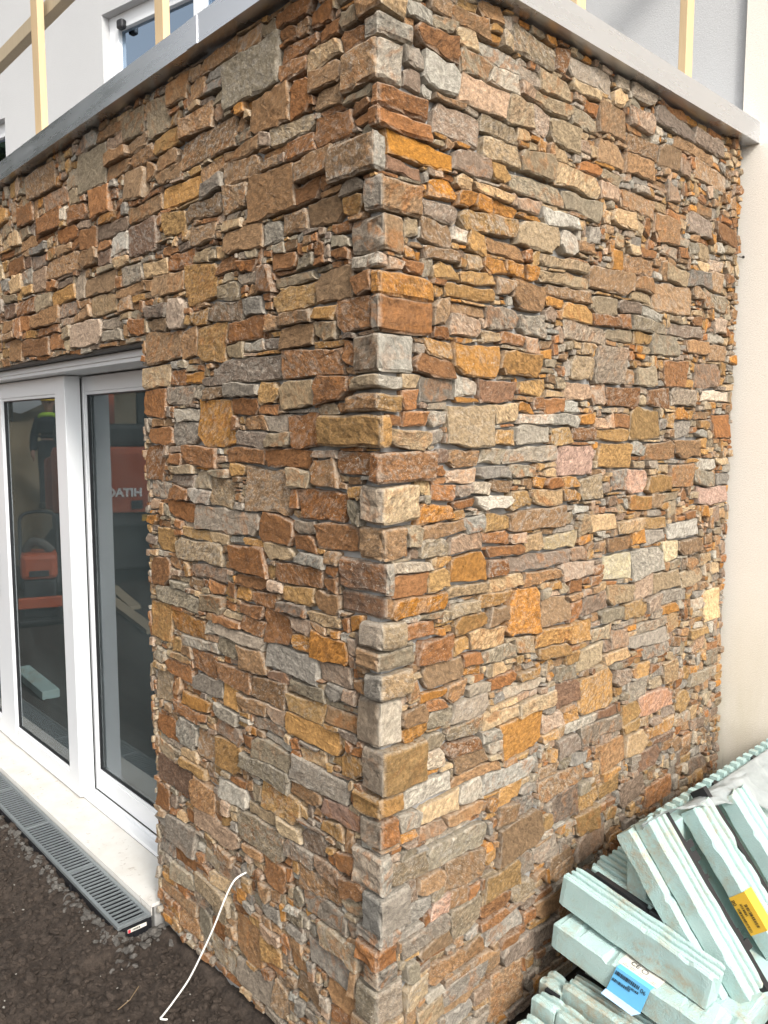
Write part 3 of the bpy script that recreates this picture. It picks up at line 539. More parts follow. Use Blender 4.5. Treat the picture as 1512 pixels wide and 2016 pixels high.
def stone(mb, side, rect, col, rnd, proud=None, free=False):
    u0, u1, v0, v1 = rect
    w, h = u1 - u0, v1 - v0
    m = min(w, h)
    seed = rnd.random() * 10
    cu, cv = (u0 + u1) / 2, (v0 + v1) / 2
    gap = rnd.uniform(0.0008, 0.0030)
    # outline, counter-clockwise
    corners = [(u0, v0), (u1, v0), (u1, v1), (u0, v1)]
    pts = []
    for k in range(4):
        a, b, pr = corners[k], corners[(k + 1) % 4], corners[k - 1]
        L = math.hypot(b[0] - a[0], b[1] - a[1])
        if rnd.random() < 0.42:                       # broken corner
            c1 = (rnd.uniform(0.06, 0.30) if rnd.random() < 0.72 else rnd.uniform(0.3, 0.55)) * min(m, 0.075); c2 = c1 * rnd.uniform(0.5, 1.6)
            dp = ((pr[0] - a[0]), (pr[1] - a[1])); lp = math.hypot(*dp) or 1
            pts.append((a[0] + dp[0] / lp * min(c1, lp * 0.4), a[1] + dp[1] / lp * min(c1, lp * 0.4)))
            pts.append((a[0] + (b[0] - a[0]) / L * min(c2, L * 0.4), a[1] + (b[1] - a[1]) / L * min(c2, L * 0.4)))
        else:
            pts.append(a)
        n = int(L / 0.030)
        for i in range(1, n + 1):
            t = (i + rnd.uniform(-0.25, 0.25)) / (n + 1)
            if 0.12 < t < 0.88: pts.append((a[0] + (b[0] - a[0]) * t, a[1] + (b[1] - a[1]) * t))
    jit = min(0.0027, 0.07 * m)
    out = []
    lim_v = min(0.13 * h, 0.007); lim_u = min(0.13 * w, 0.010)
    tt, tb = rnd.uniform(-1, 1) * lim_v, rnd.uniform(-1, 1) * lim_v          # wedge-shaped top and bottom beds
    sl, sr = rnd.uniform(-1, 1) * lim_u, rnd.uniform(-1, 1) * lim_u          # slanting end joints
    for (u, v) in pts:
        a_, b_ = (u - cu) / (w / 2), (v - cv) / (h / 2)
        uu, vv = warp(u + (sr * b_ * max(0, a_) + sl * b_ * max(0, -a_)), v + (tt * a_ * max(0, b_) + tb * a_ * max(0, -b_)), side)
        s = max(0.0, 1 - gap / max(abs(u - cu), 1e-4)) if abs(u - cu) > w * 0.25 else 1
        s2 = max(0.0, 1 - gap / max(abs(v - cv), 1e-4)) if abs(v - cv) > h * 0.25 else 1
        out.append((cu + (uu - cu) * s + rnd.uniform(-jit, jit), cv + (vv - cv) * s2 + rnd.uniform(-jit, jit)))
    k = len(out)
    if proud is None:
        proud = rnd.choice((0.003, 0.005, 0.007, 0.009, 0.012, 0.017)) + rnd.uniform(-0.002, 0.002)
        if m < 0.03: proud = rnd.uniform(-0.006, 0.014)
    tu = rnd.uniform(-1, 1) * min(0.11, 0.009 / max(w, 0.01)); tv = rnd.uniform(-1, 0.7) * min(0.15, 0.007 / max(h, 0.01))
    amp = min(0.0028, 0.065 * m)
    off = rnd.random() * 50
    def dep(u, v):
        q = Vector((u * 26 + off, v * 38 + off, off))
        nn = noise.noise(q) + 0.55 * noise.noise(q * 2.3)
        return proud + tu * (u - cu) + tv * (v - cv) + amp * nn
    rings = []
    bev = min(0.0060, 0.15 * m)
    ch = min(0.0042, 0.11 * m)
    def shrink(f):
        return lambda p: (cu + (p[0] - cu) * f, cv + (p[1] - cv) * f)
    rings.append([(p[0], p[1], -0.034, 0.25) for p in out])
    rings.append([(p[0], p[1], dep(*p) - bev * rnd.uniform(0.35, 1.25), 1.0) for p in out])
    r2 = []
    for p in out:
        c = ch * (rnd.uniform(0.25, 1.1) if rnd.random() < 0.8 else rnd.uniform(1.2, 2.6))
        fu = 1 - c / max(abs(p[0] - cu), c * 2.5); fv = 1 - c / max(abs(p[1] - cv), c * 2.5)
        q = (cu + (p[0] - cu) * fu, cv + (p[1] - cv) * fv)
        r2.append((q[0], q[1], dep(*q) + rnd.uniform(-0.0008, 0.0012), 0.15))
    rings.append(r2)
    nr = 1 if m < 0.045 else (2 if m < 0.11 else 3)
    for i in range(nr):
        f = 1 - (i + 1) / (nr + 1) * 1.0
        f = {1: (0.5,), 2: (0.68, 0.34), 3: (0.76, 0.5, 0.25)}[nr][i]
        src = r2 if i == 0 else rings[-1]
        rr = []
        for p in r2:
            q = (cu + (p[0] - cu) * f + rnd.uniform(-0.1, 0.1) * w * 0.2, cv + (p[1] - cv) * f + rnd.uniform(-0.1, 0.1) * h * 0.2)
            rr.append((q[0], q[1], dep(*q) + rnd.uniform(-1, 1) * amp * 0.16, 0.0))
        rings.append(rr)
    vs = []; ed = []
    for rg in rings:
        for (u, v, d, e) in rg:
            vs.append(to3(side, u, v, d)); ed.append(e)
    vs.append(to3(side, cu, cv, dep(cu, cv))); ed.append(0.0)
    fs = []
    for i in range(len(rings) - 1):
        for j in range(k):
            a = i * k + j; b = i * k + (j + 1) % k
            if i == 0: fs.append((a, b, b + k, a + k))
            else: fs += [(a, b, b + k), (a, b + k, a + k)] if (j + i) % 2 else [(a, b, a + k), (b, b + k, a + k)]
    last = (len(rings) - 1) * k
    for j in range(k): fs.append((last + j, last + (j + 1) % k, len(vs) - 1))
    if side == 'L': fs = [tuple(reversed(f)) for f in fs]
    mb.add(vs, fs)
    mb.col += [col] * len(vs); mb.edge += ed; mb.seed += [seed] * len(vs)
    return (cu, cv)

def jcol(c, rnd):
    b = PAL[c]; k = rnd.uniform(0.76, 1.30); h = rnd.uniform(-0.05, 0.08)
    q = (b[0] * k * (1 + h), b[1] * k, b[2] * k * (1 - h))
    L = 0.3 * q[0] + 0.6 * q[1] + 0.1 * q[2]
    return tuple(max(0.012, L + (x - L) * 1.16) for x in q)

def parse(t):
    r = []
    for q in t.split():
        a = q.split(','); r.append([int(a[0]) / 1000, int(a[1]) / 1000, int(a[2]) / 1000, int(a[3]) / 1000, a[4]])
    return r

CELL = 0.006
def lay(side, traced, quoins, U0, U1, hole, parent, rnd):
    V0, V1 = -0.045, WALL_TOP - 0.002
    nu, nv = int((U1 - U0) / CELL), int((V1 - V0) / CELL)
    grid = np.zeros((nv, nu), np.int32)
    iu = lambda u: max(0, min(nu, int(round((u - U0) / CELL)))); iv = lambda v: max(0, min(nv, int(round((v - V0) / CELL))))
    if hole: grid[:iv(hole[1]), iu(hole[0]):] = -1
    for q in quoins:
        grid[max(0, iv(q[0])):iv(q[1]), :iu(q[2])] = -2
    boxes = []
    def clip(st):
        a, b, c, d = iu(st[0]), iu(st[1]), iv(st[2]), iv(st[3])
        # pull sides in until the rectangle is free
        for _ in range(200):
            if b - a < 3 or d - c < 3: return None
            sub = grid[c:d, a:b] != 0
            if not sub.any(): return [a, b, c, d]
            lo = [sub[:, 0].mean(), sub[:, -1].mean(), sub[0, :].mean(), sub[-1, :].mean()]
            i = int(np.argmax(lo))
            if lo[i] == 0:
                i = 0 if sub[:, : (b - a) // 2].sum() > sub.sum() / 2 else 1
            if i == 0: a += 1
            elif i == 1: b -= 1
            elif i == 2: c += 1
            else: d -= 1
        return None
    for n, st in enumerate(sorted(traced, key=lambda s: -(s[1] - s[0]) * (s[3] - s[2]))):
        bxs = clip(st)
        if not bxs: continue
        a, b, c, d = bxs
        if (b - a) * (d - c) < 25: continue
        grid[c:d, a:b] = n + 1
        boxes.append([a, b, c, d, st[4]])
    # let traced stones close narrow slits beside them
    for bb in boxes:
        for side_i in range(4):
            for _ in range(1):
                a, b, c, d = bb[:4]
                if side_i == 0 and a > 0 and not grid[c:d, a - 1].any(): grid[c:d, a - 1] = 9999; bb[0] -= 1
                elif side_i == 1 and b < nu and not grid[c:d, b].any(): grid[c:d, b] = 9999; bb[1] += 1
                elif side_i == 2 and c > 0 and not grid[c - 1, a:b].any(): grid[c - 1, a:b] = 9999; bb[2] -= 1
                elif side_i == 3 and d < nv and not grid[d, a:b].any(): grid[d, a:b] = 9999; bb[3] += 1
                else: break
    big = [b + [True] for b in boxes]
    # fill what is left from the bottom up with coursed small stones
    for r in range(nv):
        c0 = 0
        while c0 < nu:
            if grid[r, c0]: c0 += 1; continue
            run = 0
            while c0 + run < nu and not grid[r, c0 + run] and run < 34: run += 1
            if run < 2:
                grid[r, c0:c0 + run] = -3; c0 += run; continue
            h = max(2, int(rnd.choice((2, 3, 3, 4, 4, 5, 6, 7, 9)) * rnd.uniform(0.85, 1.2) * (1.5 if (side == 'L' and c0 > 215) else 1.0) + 0.5))
            w = int(max(4, h * rnd.uniform(1.0, 3.4)))
            if w > run - 4: w = run
            if w > 26: w = 26
            hm = 1
            while r + hm < nv and hm < 22 and not grid[r + hm, c0:c0 + w].any(): hm += 1
            if hm - h < 2: h = hm
            h = max(1, min(h, hm, int(w * 2.2) + 1))
            grid[r:r + h, c0:c0 + w] = 10000
            if h >= 2 and w >= 2: big.append([c0, c0 + w, r, r + h, None, False])
            c0 += w
    rest = MB()
    for a, b, c, d, colr, keep in big:
        u0, u1, v0, v1 = U0 + a * CELL, U0 + b * CELL, V0 + c * CELL, V0 + d * CELL
        if colr is None:
            low = (v0 < 0.75)
            colr = rnd.choice(FILL_LOW if (low and rnd.random() < 0.6) else (FILL_L if side == 'L' else FILL_R))
        mb = MB() if keep else rest
        cc = stone(mb, side, (u0, u1, v0, v1), jcol(colr, rnd), rnd)
        if keep: mb.build('stone', M_STONE, parent, origin=to3(side, cc[0], cc[1], 0.0))
    tag(rest.build('small_stones', M_STONE, parent), kind='stuff')
    return len(big)

def quoin(q, parent, rnd):
    z0, z1, lu, ru, lat, cl_, cr_ = q
    z0 += rnd.uniform(0.001, 0.004); z1 -= rnd.uniform(0.001, 0.005)
    dd = 0.013 + rnd.uniform(-0.007, 0.012)
    cx = -dd + 0.55 * lat; cy = -dd - 0.55 * lat              # corner edge of this stone
    lu = max(lu, cy + 0.03); ru = max(ru, cx + 0.03)
    H = z1 - z0
    ch = min(0.007, 0.14 * H)
    seed = rnd.random() * 10; off = rnd.random() * 50
    a = jcol(cl_, rnd); b = jcol(cr_, rnd)
    # plan path: back of left face -> corner -> back of right face
    nl = max(2, int((lu - cy) / 0.032) + 1); nr_ = max(2, int((ru - cx) / 0.032) + 1)
    path = [(0.034, lu, -1, 0, 0.25, 0), (cx + rnd.uniform(0.006, 0.012), lu - 0.002, -1, 0, 1, 0)]
    for i in range(nl):
        t = (i + 0.35) / nl
        path.append((cx, lu + (cy - lu) * t if i else lu - min(0.010, 0.2 * (lu - cy)), -1, 0, 0.0, 0))
    path.append((cx, cy + 0.004, -0.7, -0.7, 0.75, 0))
    path.append((cx + 0.004, cy, -0.7, -0.7, 0.75, 1))
    for i in range(nr_):
        t = (i + 0.65) / nr_
        path.append((cx + (ru - cx) * t if i < nr_ - 1 else ru - min(0.010, 0.2 * (ru - cx)), cy, 0, -1, 0.0, 1))
    path += [(ru - 0.002, cy + rnd.uniform(0.006, 0.012), 0, -1, 1, 1), (ru, 0.034, 0, -1, 0.25, 1)]
    nz = max(2, int(H / 0.024))
    zs = [(z0, -1.0, 1.0), (z0 + ch, 0, 0.1)] + [(z0 + ch + (H - 2 * ch) * (i + 1) / (nz + 1), 0, 0.0) for i in range(nz)] + [(z1 - ch, 0, 0.1), (z1, -1.0, 1.0)]
    mb = MB(); vs = []
    k = len(path)
    for zi, (z, inn, e) in enumerate(zs):
        for pi, (x, y, nx_, ny_, pe, sd) in enumerate(path):
            wd = 0.0075 * noise.noise(Vector((x * 22 + off, y * 22 + off, z * 30))) + rnd.uniform(-0.0018, 0.0018)
            if pe == 0.75 and rnd.random() < 0.4: wd -= rnd.uniform(0.002, 0.010)
            if e >= 1 and rnd.random() < 0.3: wd -= rnd.uniform(0.002, 0.008)
            d = wd + inn * ch * rnd.uniform(0.4, 1.1)
            if pi in (0, k - 1): d = 0
            zz = z + (0.009 * noise.noise(Vector((x * 13, y * 13, off + z * 3))) if 0 < pi < k - 1 else 0)
            vs.append((x + nx_ * d, y + ny_ * d, zz))
            mb.col.append(b if sd else a); mb.edge.append(max(e, pe)); mb.seed.append(seed)
    fs = []
    for i in range(len(zs) - 1):
        for j in range(k - 1):
            p, q_ = i * k + j, i * k + j + 1
            fs += [(p, q_, q_ + k), (p, q_ + k, p + k)] if (i + j) % 2 else [(p, q_, p + k), (q_, q_ + k, p + k)]
    fs.append(tuple(reversed(range(k)))); fs.append(tuple((len(zs) - 1) * k + j for j in range(k)))
    mb.add(vs, fs)
    mb.build('stone', M_STONE, parent, origin=(0, 0, (z0 + z1) / 2))

rnd = random.Random(11)
lay('L', parse(TRACE_L), [(q[0], q[1], q[2]) for q in QUOINS], 0.0, 5.6, (JAMB, LINTEL + 0.004), front, rnd)
lay('R', parse(TRACE_R), [(q[0], q[1], q[3]) for q in QUOINS], 0.0, RLEN + 0.002, None, side, rnd)
corner = MB().box(0.013, 0.05, 0.014, 0.05, -0.3, WALL_TOP).build('corner_core', M_MORTAR, ext)
for q in QUOINS: quoin(q, corner, rnd)

# coping, roof and steel lintel
def coping(pts):
    mb = MB(); mb.add(*pts); return mb
OV, C0, C1 = 0.052, WALL_TOP + 0.001, WALL_TOP + 0.082
cp = MB()
cp.box(-OV, -OV + 0.003, -OV + 0.003, 5.6, C0, C1).box(-OV + 0.003, 0.30, -OV + 0.003, 5.6, C1 - 0.003, C1).box(-OV + 0.003, 0.012, -OV + 0.006, 5.6, C0, C0 + 0.003)
cp.build('coping', M_COPING, ext)
cp = MB()
cp.box(-OV, 2.015, -OV, -OV + 0.003, C0, C1).box(0.302, 2.015, -OV + 0.003, 0.30, C1 - 0.003, C1).box(-OV + 0.006, 2.012, -OV + 0.003, 0.012, C0, C0 + 0.003).box(2.012, 2.015, -OV + 0.003, 0.0, C0, C1 - 0.003)
cp.build('coping', M_COPING, ext)
jc = MB().box(-OV - 0.002, -OV - 0.0004, 0.74, 0.80, C0 + 0.001, C1 - 0.001)
jc.build('coping_joint_cover', M_COPING, ext)
bx('roof', M_ROOF, ext, 0.31, 1.0, 0.31, 5.6, WALL_TOP - 0.05, WALL_TOP + 0.03)
bx('steel_lintel', M_DARKSTEEL, ext, 0.006, 0.29, JAMB - 0.002, 6.6, LINTEL - 0.002, LINTEL + 0.010)
# room behind the doors
rm = MB()
rm.box(0.31, 2.6, 0.31, 0.33, 0.0, 2.7).box(2.58, 2.6, 0.33, 5.58, 0.0, 2.7).box(0.31, 2.58, 5.56, 5.58, 0.0, 2.7).box(0.30, 2.6, 0.31, 5.58, 2.7, 2.72)
rm.build('room_wall', M_ROOM, ext)
bx('room_floor', M_FLOOR, ext, 0.29, 2.6, 0.31, 5.58, -0.05, 0.0)

# ------------------------------------------------------------------ sliding door
D = empty('sliding_door', (0, 0, 0), ext)
XA, XB = 0.129, 0.216                                  # front faces of the outer and inner leaf
hf = MB().box(0.058, 0.29, JAMB, 5.0, 2.062, 2.100).box(0.050, 0.062, JAMB, 5.0, 2.078, 2.104)
hf.build('head_frame', M_WHITE, D, bevel=0.002)
bx('side_frame', M_WHITE, D, 0.10, 0.29, JAMB, JAMB + 0.035, 0.0, 2.060, bevel=0.002)
tr = MB().box(0.150, 0.166, JAMB + 0.036, 5.0, 0.003, 0.020).box(0.166, 0.205, JAMB + 0.036, 5.0, 0.003, 0.009).box(0.205, 0.214, JAMB + 0.036, 5.0, 0.003, 0.026)
tr.build('track', M_WHITE, D, bevel=0.0015)

def leaf(xf, y0, y1, z0, z1, th, stile, top, bot):
    fr = MB()
    fr.box(xf, xf + th, y0, y0 + stile, z0, z1).box(xf, xf + th, y1 - stile, y1, z0, z1)
    fr.box(xf + 0.0015, xf + th - 0.0015, y0 + stile, y1 - stile, z0, z0 + bot).box(xf + 0.0015, xf + th - 0.0015, y0 + stile, y1 - stile, z1 - top, z1)
    f = fr.build('leaf_frame', M_WHITE, D, bevel=0.003)
    gy0, gy1, gz0, gz1 = y0 + stile, y1 - stile, z0 + bot, z1 - top
    b = MB()                                           # glazing bead, stepped back from the frame
    for (a0, a1, c0, c1) in ((gy0, gy0 + 0.014, gz0, gz1), (gy1 - 0.014, gy1, gz0, gz1), (gy0 + 0.014, gy1 - 0.014, gz0, gz0 + 0.014), (gy0 + 0.014, gy1 - 0.014, gz1 - 0.014, gz1)):
        b.box(xf + 0.006, xf + 0.03, a0, a1, c0, c1)
    b.build('glazing_bead', M_WHITE, f, bevel=0.002)
    s = MB()
    for (a0, a1, c0, c1) in ((gy0 + 0.014, gy0 + 0.019, gz0 + 0.014, gz1 - 0.014), (gy1 - 0.019, gy1 - 0.014, gz0 + 0.014, gz1 - 0.014), (gy0 + 0.019, gy1 - 0.019, gz0 + 0.014, gz0 + 0.019), (gy0 + 0.019, gy1 - 0.019, gz1 - 0.019, gz1 - 0.014)):
        s.box(xf + 0.012, xf + 0.05, a0, a1, c0, c1)
    s.build('rubber_seal', M_BLACK, f)
    bx('glass_pane', M_GLASS, f, xf + 0.020, xf + 0.024, gy0 + 0.0145, gy1 - 0.0145, gz0 + 0.0145, gz1 - 0.0145)
    return f
leafA = leaf(XA, 2.313, 3.335, 0.012, 2.058, 0.075, 0.122, 0.082, 0.095)
leafB = leaf(XB, 1.285, 2.372, 0.028, 2.055, 0.065, 0.062, 0.070, 0.092)
leafC = leaf(XA + 0.004, 3.343, 4.36, 0.012, 2.058, 0.075, 0.122, 0.082, 0.095)
bx('meeting_strip', M_BLACK, D, XA + 0.0755, XB - 0.0005, 2.330, 2.345, 0.03, 2.05)
h = MB().box(XA - 0.045, XA - 0.020, 3.39, 3.415, 0.86, 1.12).box(XA - 0.020, XA + 0.004, 3.395, 3.41, 0.88, 0.90).box(XA - 0.020, XA + 0.004, 3.395, 3.41, 1.08, 1.10)
h.build('handle', M_BLACK, D, bevel=0.004)
# inner mullion of the room seen through the glass
bx('inner_frame', M_WHITE, D, 0.30, 0.36, 2.08, 2.20, 0.0, 2.06)
bx('paper_notice', M_LAB, D, XB + 0.0245, XB + 0.0250, 2.05, 2.12, 1.60, 1.73)
# sill
sl_ = MB().box(-0.030, 0.150, JAMB + 0.005, 5.0, -0.002, 0.001).box(-0.033, -0.030, JAMB + 0.005, 5.0, -0.034, 0.001).box(-0.030, 0.15, JAMB + 0.005, JAMB + 0.008, 0.001, 0.010)
sl_.build('door_sill', M_SILL, ext)
bx('sill_base', M_MORTAR, ext, -0.022, 0.29, JAMB + 0.002, 5.0, -0.3, -0.0025)
# ------------------------------------------------------------------ house behind
house = tag(empty('house', (2.0, 0, 0)), 'pale rendered house behind the stone extension with upper windows and a cream wall', 'house')
th = R(102)
HM = Matrix.Translation((2.02, 0.03, 0)) @ Matrix.Rotation(th, 4, 'Z')       # local x runs along the wall, local -y is the room side
# openings along local x (distance s), z
wins = [(1.25, 4.12, 2.75, 4.62), (5.36, 6.5, 3.0, 4.22)]
hw = MB()
xs = 0.0
for (a, b, c, d) in wins:
    hw.box(xs, a, -0.3, 0.0, -1, 7.5, HM)
    hw.box(a, b, -0.3, 0.0, -1, c, HM); hw.box(a, b, -0.3, 0.0, d, 7.5, HM)
    xs = b
hw.box(xs, 9.0, -0.3, 0.0, -1, 7.5, HM)
hwall = hw.build('rendered_wall', M_REND, None)
hwall.parent = house; hwall.location = -house.location
crm = MB().box(2.0, 2.3, -9.0, 0.020, -1, 7.5).build('cream_wall', M_CREAM, None)
crm.parent = house; crm.location = -house.location

def hpart(mb, name, mat, parent, bevel=0.0):
    o = mb.build(name, mat, None, bevel=bevel); o.parent = parent
    if parent is house: o.location = -house.location
    return o
def hwindow(a, b, c, d, muls):
    mb = MB()
    y0, y1 = -0.13, -0.06
    f = 0.07
    mb.box(a, a + f, y0, y1, c, d, HM); mb.box(b - f, b, y0, y1, c, d, HM)
    mb.box(a + f, b - f, y0 + 0.001, y1 - 0.001, d - f, d, HM); mb.box(a + f, b - f, y0 + 0.001, y1 - 0.001, c, c + f, HM)
    for m in muls: mb.box(m - 0.02, m + 0.02, y0 + 0.002, y1 + 0.008, c + f, d - f, HM)
    edges = [a + f] + [q for m in muls for q in (m - 0.02, m + 0.02)] + [b - f]
    w = hpart(mb, 'window', M_WHITE, house, 0.003)
    for i in range(0, len(edges), 2):
        e0, e1 = edges[i], edges[i + 1]
        s = MB(); t = 0.032
        s.box(e0, e0 + t, -0.12, -0.055, c + f, d - f, HM); s.box(e1 - t, e1, -0.12, -0.055, c + f, d - f, HM)
        s.box(e0 + t, e1 - t, -0.119, -0.056, d - f - t, d - f, HM); s.box(e0 + t, e1 - t, -0.119, -0.056, c + f, c + f + t, HM)
        hpart(s, 'sash', M_WHITE, w, 0.003)
        hpart(MB().box(e0 + t, e1 - t, -0.092, -0.086, c + f + t, d - f - t, HM), 'glass_pane', M_GLASS_UP, w)
    r = MB().box(a, b, -1.2, -1.18, c - 0.3, d + 0.3, HM)
    hpart(r, 'room_wall', M_ROOM, w)
    return w
w1 = hwindow(*wins[0], (3.22, 2.3))
hpart(MB().box(3.93, 3.99, -0.06, -0.015, 4.50, 4.56, HM), 'latch', M_BLACK, w1, 0.012)
hwindow(*wins[1], (5.95,))

# ------------------------------------------------------------------ timber guard rail round the roof edge
gr_ = tag(empty('guard_rail', (0.1, 0.1, C1)), 'temporary sawn timber guard rail of square posts standing on the grey coping', 'guard rail')
def gpart(mb, name, mat, parent=None, bevel=0.002):
    o = mb.build(name, mat, None, bevel=bevel); o.parent = parent or gr_
    if not parent: o.location = -gr_.location
    return o
def post(x0, x1, y0, y1, z1, foot):
    z0 = C1 + 0.002
    p = gpart(MB().box(x0, x1, y0, y1, z0 + 0.055, z1), 'post', M_TIMBER)
    gpart(MB().box(x0 - 0.012, x1 + 0.012, y0 - 0.004, y1 + 0.004, z0, z0 + 0.054), 'post_foot', M_WHITE, p)
    sc = MB()
    for zz in (0.018, 0.040):
        sc.tube([(x0 - 0.0125, (y0 + y1) / 2, z0 + zz), (x0 - 0.0150, (y0 + y1) / 2, z0 + zz)], 0.0045, 8)
        sc.tube([((x0 + x1) / 2, y0 - 0.0045, z0 + zz), ((x0 + x1) / 2, y0 - 0.0070, z0 + zz)], 0.0045, 8)
    gpart(sc, 'screw_heads', M_GALV, p, 0.0)
    return p
post(0.036, 0.066, 2.210, 2.285, 3.665, 1)
post(0.036, 0.062, 1.108, 1.166, 4.10, 1)
post(0.04, 0.085, 3.30, 3.39, 4.10, 1)
post(0.848, 0.895, 0.034, 0.064, 4.05, 1)
post(1.540, 1.592, 0.034, 0.064, 4.05, 1)
gpart(MB().box(0.086, 0.131, 0.2, 4.6, 3.60, 3.665), 'rail', M_TIMBER_GREY)
gpart(MB().box(0.2, 1.95, 0.076, 0.121, 3.86, 3.955), 'rail', M_TIMBER_GREY)

# ------------------------------------------------------------------ drain channel in front of the sill
dr = tag(empty('drain_channel', (-0.1, 1.25, -0.1)), 'linear drain with slotted galvanised grating set in the soil along the door sill', 'drain')
DX0, DX1, DY0, DY1, DZ = -0.166, -0.040, 1.245, 6.6, -0.020
def dpart(mb, name, mat, parent=None, bevel=0.0, origin=None):
    o = mb.build(name, mat, None, bevel=bevel, origin=origin); o.parent = parent or dr
    if not parent: o.location = Vector(o.location) - dr.location
    return o
ch = MB()
ch.box(DX0 - 0.004, DX0 + 0.004, DY0, DY1, -0.14, DZ - 0.018).box(DX1 - 0.004, DX1 + 0.004, DY0, DY1, -0.14, DZ - 0.018)
ch.box(DX0 + 0.004, DX1 - 0.004, DY0, DY1, -0.14, -0.132).box(DX0 + 0.004, DX1 - 0.004, DY0, DY0 + 0.008, -0.131, DZ - 0.018)
for i in range(12):
    yy = DY0 + 0.004 + i * 0.42
    ch.box(DX0 - 0.012, DX0 - 0.0045, yy, yy + 0.012, -0.138, DZ - 0.020)
for i in range(3): ch.box(DX0 + 0.01 + i * 0.045, DX0 + 0.022 + i * 0.045, DY0 - 0.007, DY0 - 0.0005, -0.135, DZ - 0.022)
ch.box(DX0, DX1, DY0 - 0.010, DY0 - 0.0005, DZ - 0.030, DZ - 0.022)
chan = dpart(ch, 'channel_body', M_BLACK)
gt = MB().box(DX0 - 0.003, DX0 + 0.011, DY0, DY1, DZ - 0.014, DZ).box(DX1 - 0.011, DX1 + 0.003, DY0, DY1, DZ - 0.014, DZ)
gt.box(DX0 + 0.011, DX1 - 0.011, DY0, DY0 + 0.012, DZ - 0.012, DZ - 0.0005)
for k in (1.74, 2.24, 2.74, 3.24): gt.box(DX0 + 0.011, DX1 - 0.011, k, k + 0.004, DZ - 0.012, DZ - 0.0005)
grate = dpart(gt, 'grating', M_GALV, None, 0.001)
bar_me = None
y = DY0 + 0.022; i = 0
slot = MB().box(-0.052, 0.052, -0.0040, 0.0040, -0.005, 0.0)
while y < 5.6:
    if bar_me is None:
        b = slot.build('bar', M_GALV, grate); bar_me = b.data
    else:
        b = bpy.data.objects.new('bar', bar_me); COL.objects.link(b); b.parent = grate
    b.location = ((DX0 + DX1) / 2, y, DZ - 0.002)
    y += 0.0255; i += 1
rv = MB()
for k in range(int((3.4 - DY0) / 0.0765)):
    for xx in (DX0 + 0.030, DX1 - 0.030):
        rv.box(xx - 0.003, xx + 0.003, DY0 + 0.022 + k * 0.0765 - 0.003, DY0 + 0.022 + k * 0.0765 + 0.003, DZ - 0.0018, DZ - 0.0004)
tag(dpart(rv, 'grating_rivets', M_GALV, grate), kind='stuff')
st = dpart(MB().box(DX0 + 0.030, DX1 - 0.022, DY0 - 0.0118, DY0 - 0.0105, DZ - 0.032, DZ - 0.018), 'label', M_LAB)
dpart(MB().box(DX0 + 0.031, DX0 + 0.041, DY0 - 0.0126, DY0 - 0.0119, DZ - 0.031, DZ - 0.019), 'red_mark', M_RED, st)
bc = MB()
for k in range(9): bc.box(DX0 + 0.049 + k * 0.0035, DX0 + 0.0505 + k * 0.0035 + 0.001 * (k % 2), DY0 - 0.0126, DY0 - 0.0119, DZ - 0.029, DZ - 0.021)
dpart(bc, 'barcode', M_INK, st)

# ------------------------------------------------------------------ loose bits by the wall
cpts = [(0.02, 0.632, 0.390), (-0.03, 0.634, 0.386), (-0.052, 0.640, 0.368), (-0.074, 0.653, 0.315), (-0.100, 0.673, 0.232), (-0.130, 0.698, 0.145), (-0.165, 0.726, 0.055), (-0.205, 0.758, -0.020), (-0.232, 0.780, -0.066), (-0.238, 0.785, -0.076), (-0.230, 0.777, -0.079), (-0.221, 0.770, -0.080)]
def smooth(pts, n=5):
    P = [Vector(p) for p in pts]; out = []
    for i in range(len(P) - 1):
        p0, p1, p2, p3 = P[max(i-1,0)], P[i], P[i+1], P[min(i+2,len(P)-1)]
        for k in range(n):
            t = k / n
            out.append(0.5 * ((2*p1) + (p2-p0)*t + (2*p0-5*p1+4*p2-p3)*t*t + (3*p1-p0-3*p2+p3)*t**3))
    return out + [P[-1]]
tag(MB().tube(smooth(cpts), 0.0030, 8).build('cable', M_CABLE, smooth=True), 'stiff white cable poking out of the stone wall and bending down to the soil', 'cable')
tw = MB().tube([(-0.315, 0.93, ground_z(-0.315, 0.93) + 0.008), (-0.265, 0.945, ground_z(-0.265, 0.945) + 0.016), (-0.215, 0.985, ground_z(-0.215, 0.985) + 0.010)], 0.0016, 5)
tag(tw.build('twig', plain('dry twig', (0.20, 0.14, 0.08), 0.8)), 'thin dry twig lying on the dark soil beside the white cable', 'twig')
tag(MB().tube([(1.965, -0.004, 2.50), (1.987, -0.012, 2.50), (1.988, -0.012, 2.501), (1.989, -0.012, 2.501)], [0.002, 0.002, 0.006, 0.006], 6).build('nail', M_DARKSTEEL), 'small dark nail sticking out of the far end of the stone wall', 'nail')
for k, (x, y, r) in enumerate([(-0.10, 1.175, 0.021), (-0.155, 1.15, 0.017), (-0.20, 1.165, 0.018), (-0.195, 1.115, 0.015), (-0.175, 1.095, 0.014), (-0.25, 1.12, 0.013), (-0.02, 1.12, 0.018)]):
    pb = MB(); lump(pb, (x, y, ground_z(x, y) + r * 0.35), r, 0.6)
    tag(pb.build('pebble', M_GRAVEL, smooth=False), 'grey lump of broken concrete on the soil by the drain end', 'pebble', 'grey lumps at the end of the drain')

# ------------------------------------------------------------------ insulation blocks
def frame(Sp, a):
    a = Vector(a).normalized(); X = Vector((1, 0, 0)); n = Vector((0, a.z, -a.y)).normalized()
    return Vector(Sp), X, n, a
def P3(F, x, n, t): return F[0] + F[1] * x + F[2] * n + F[3] * t

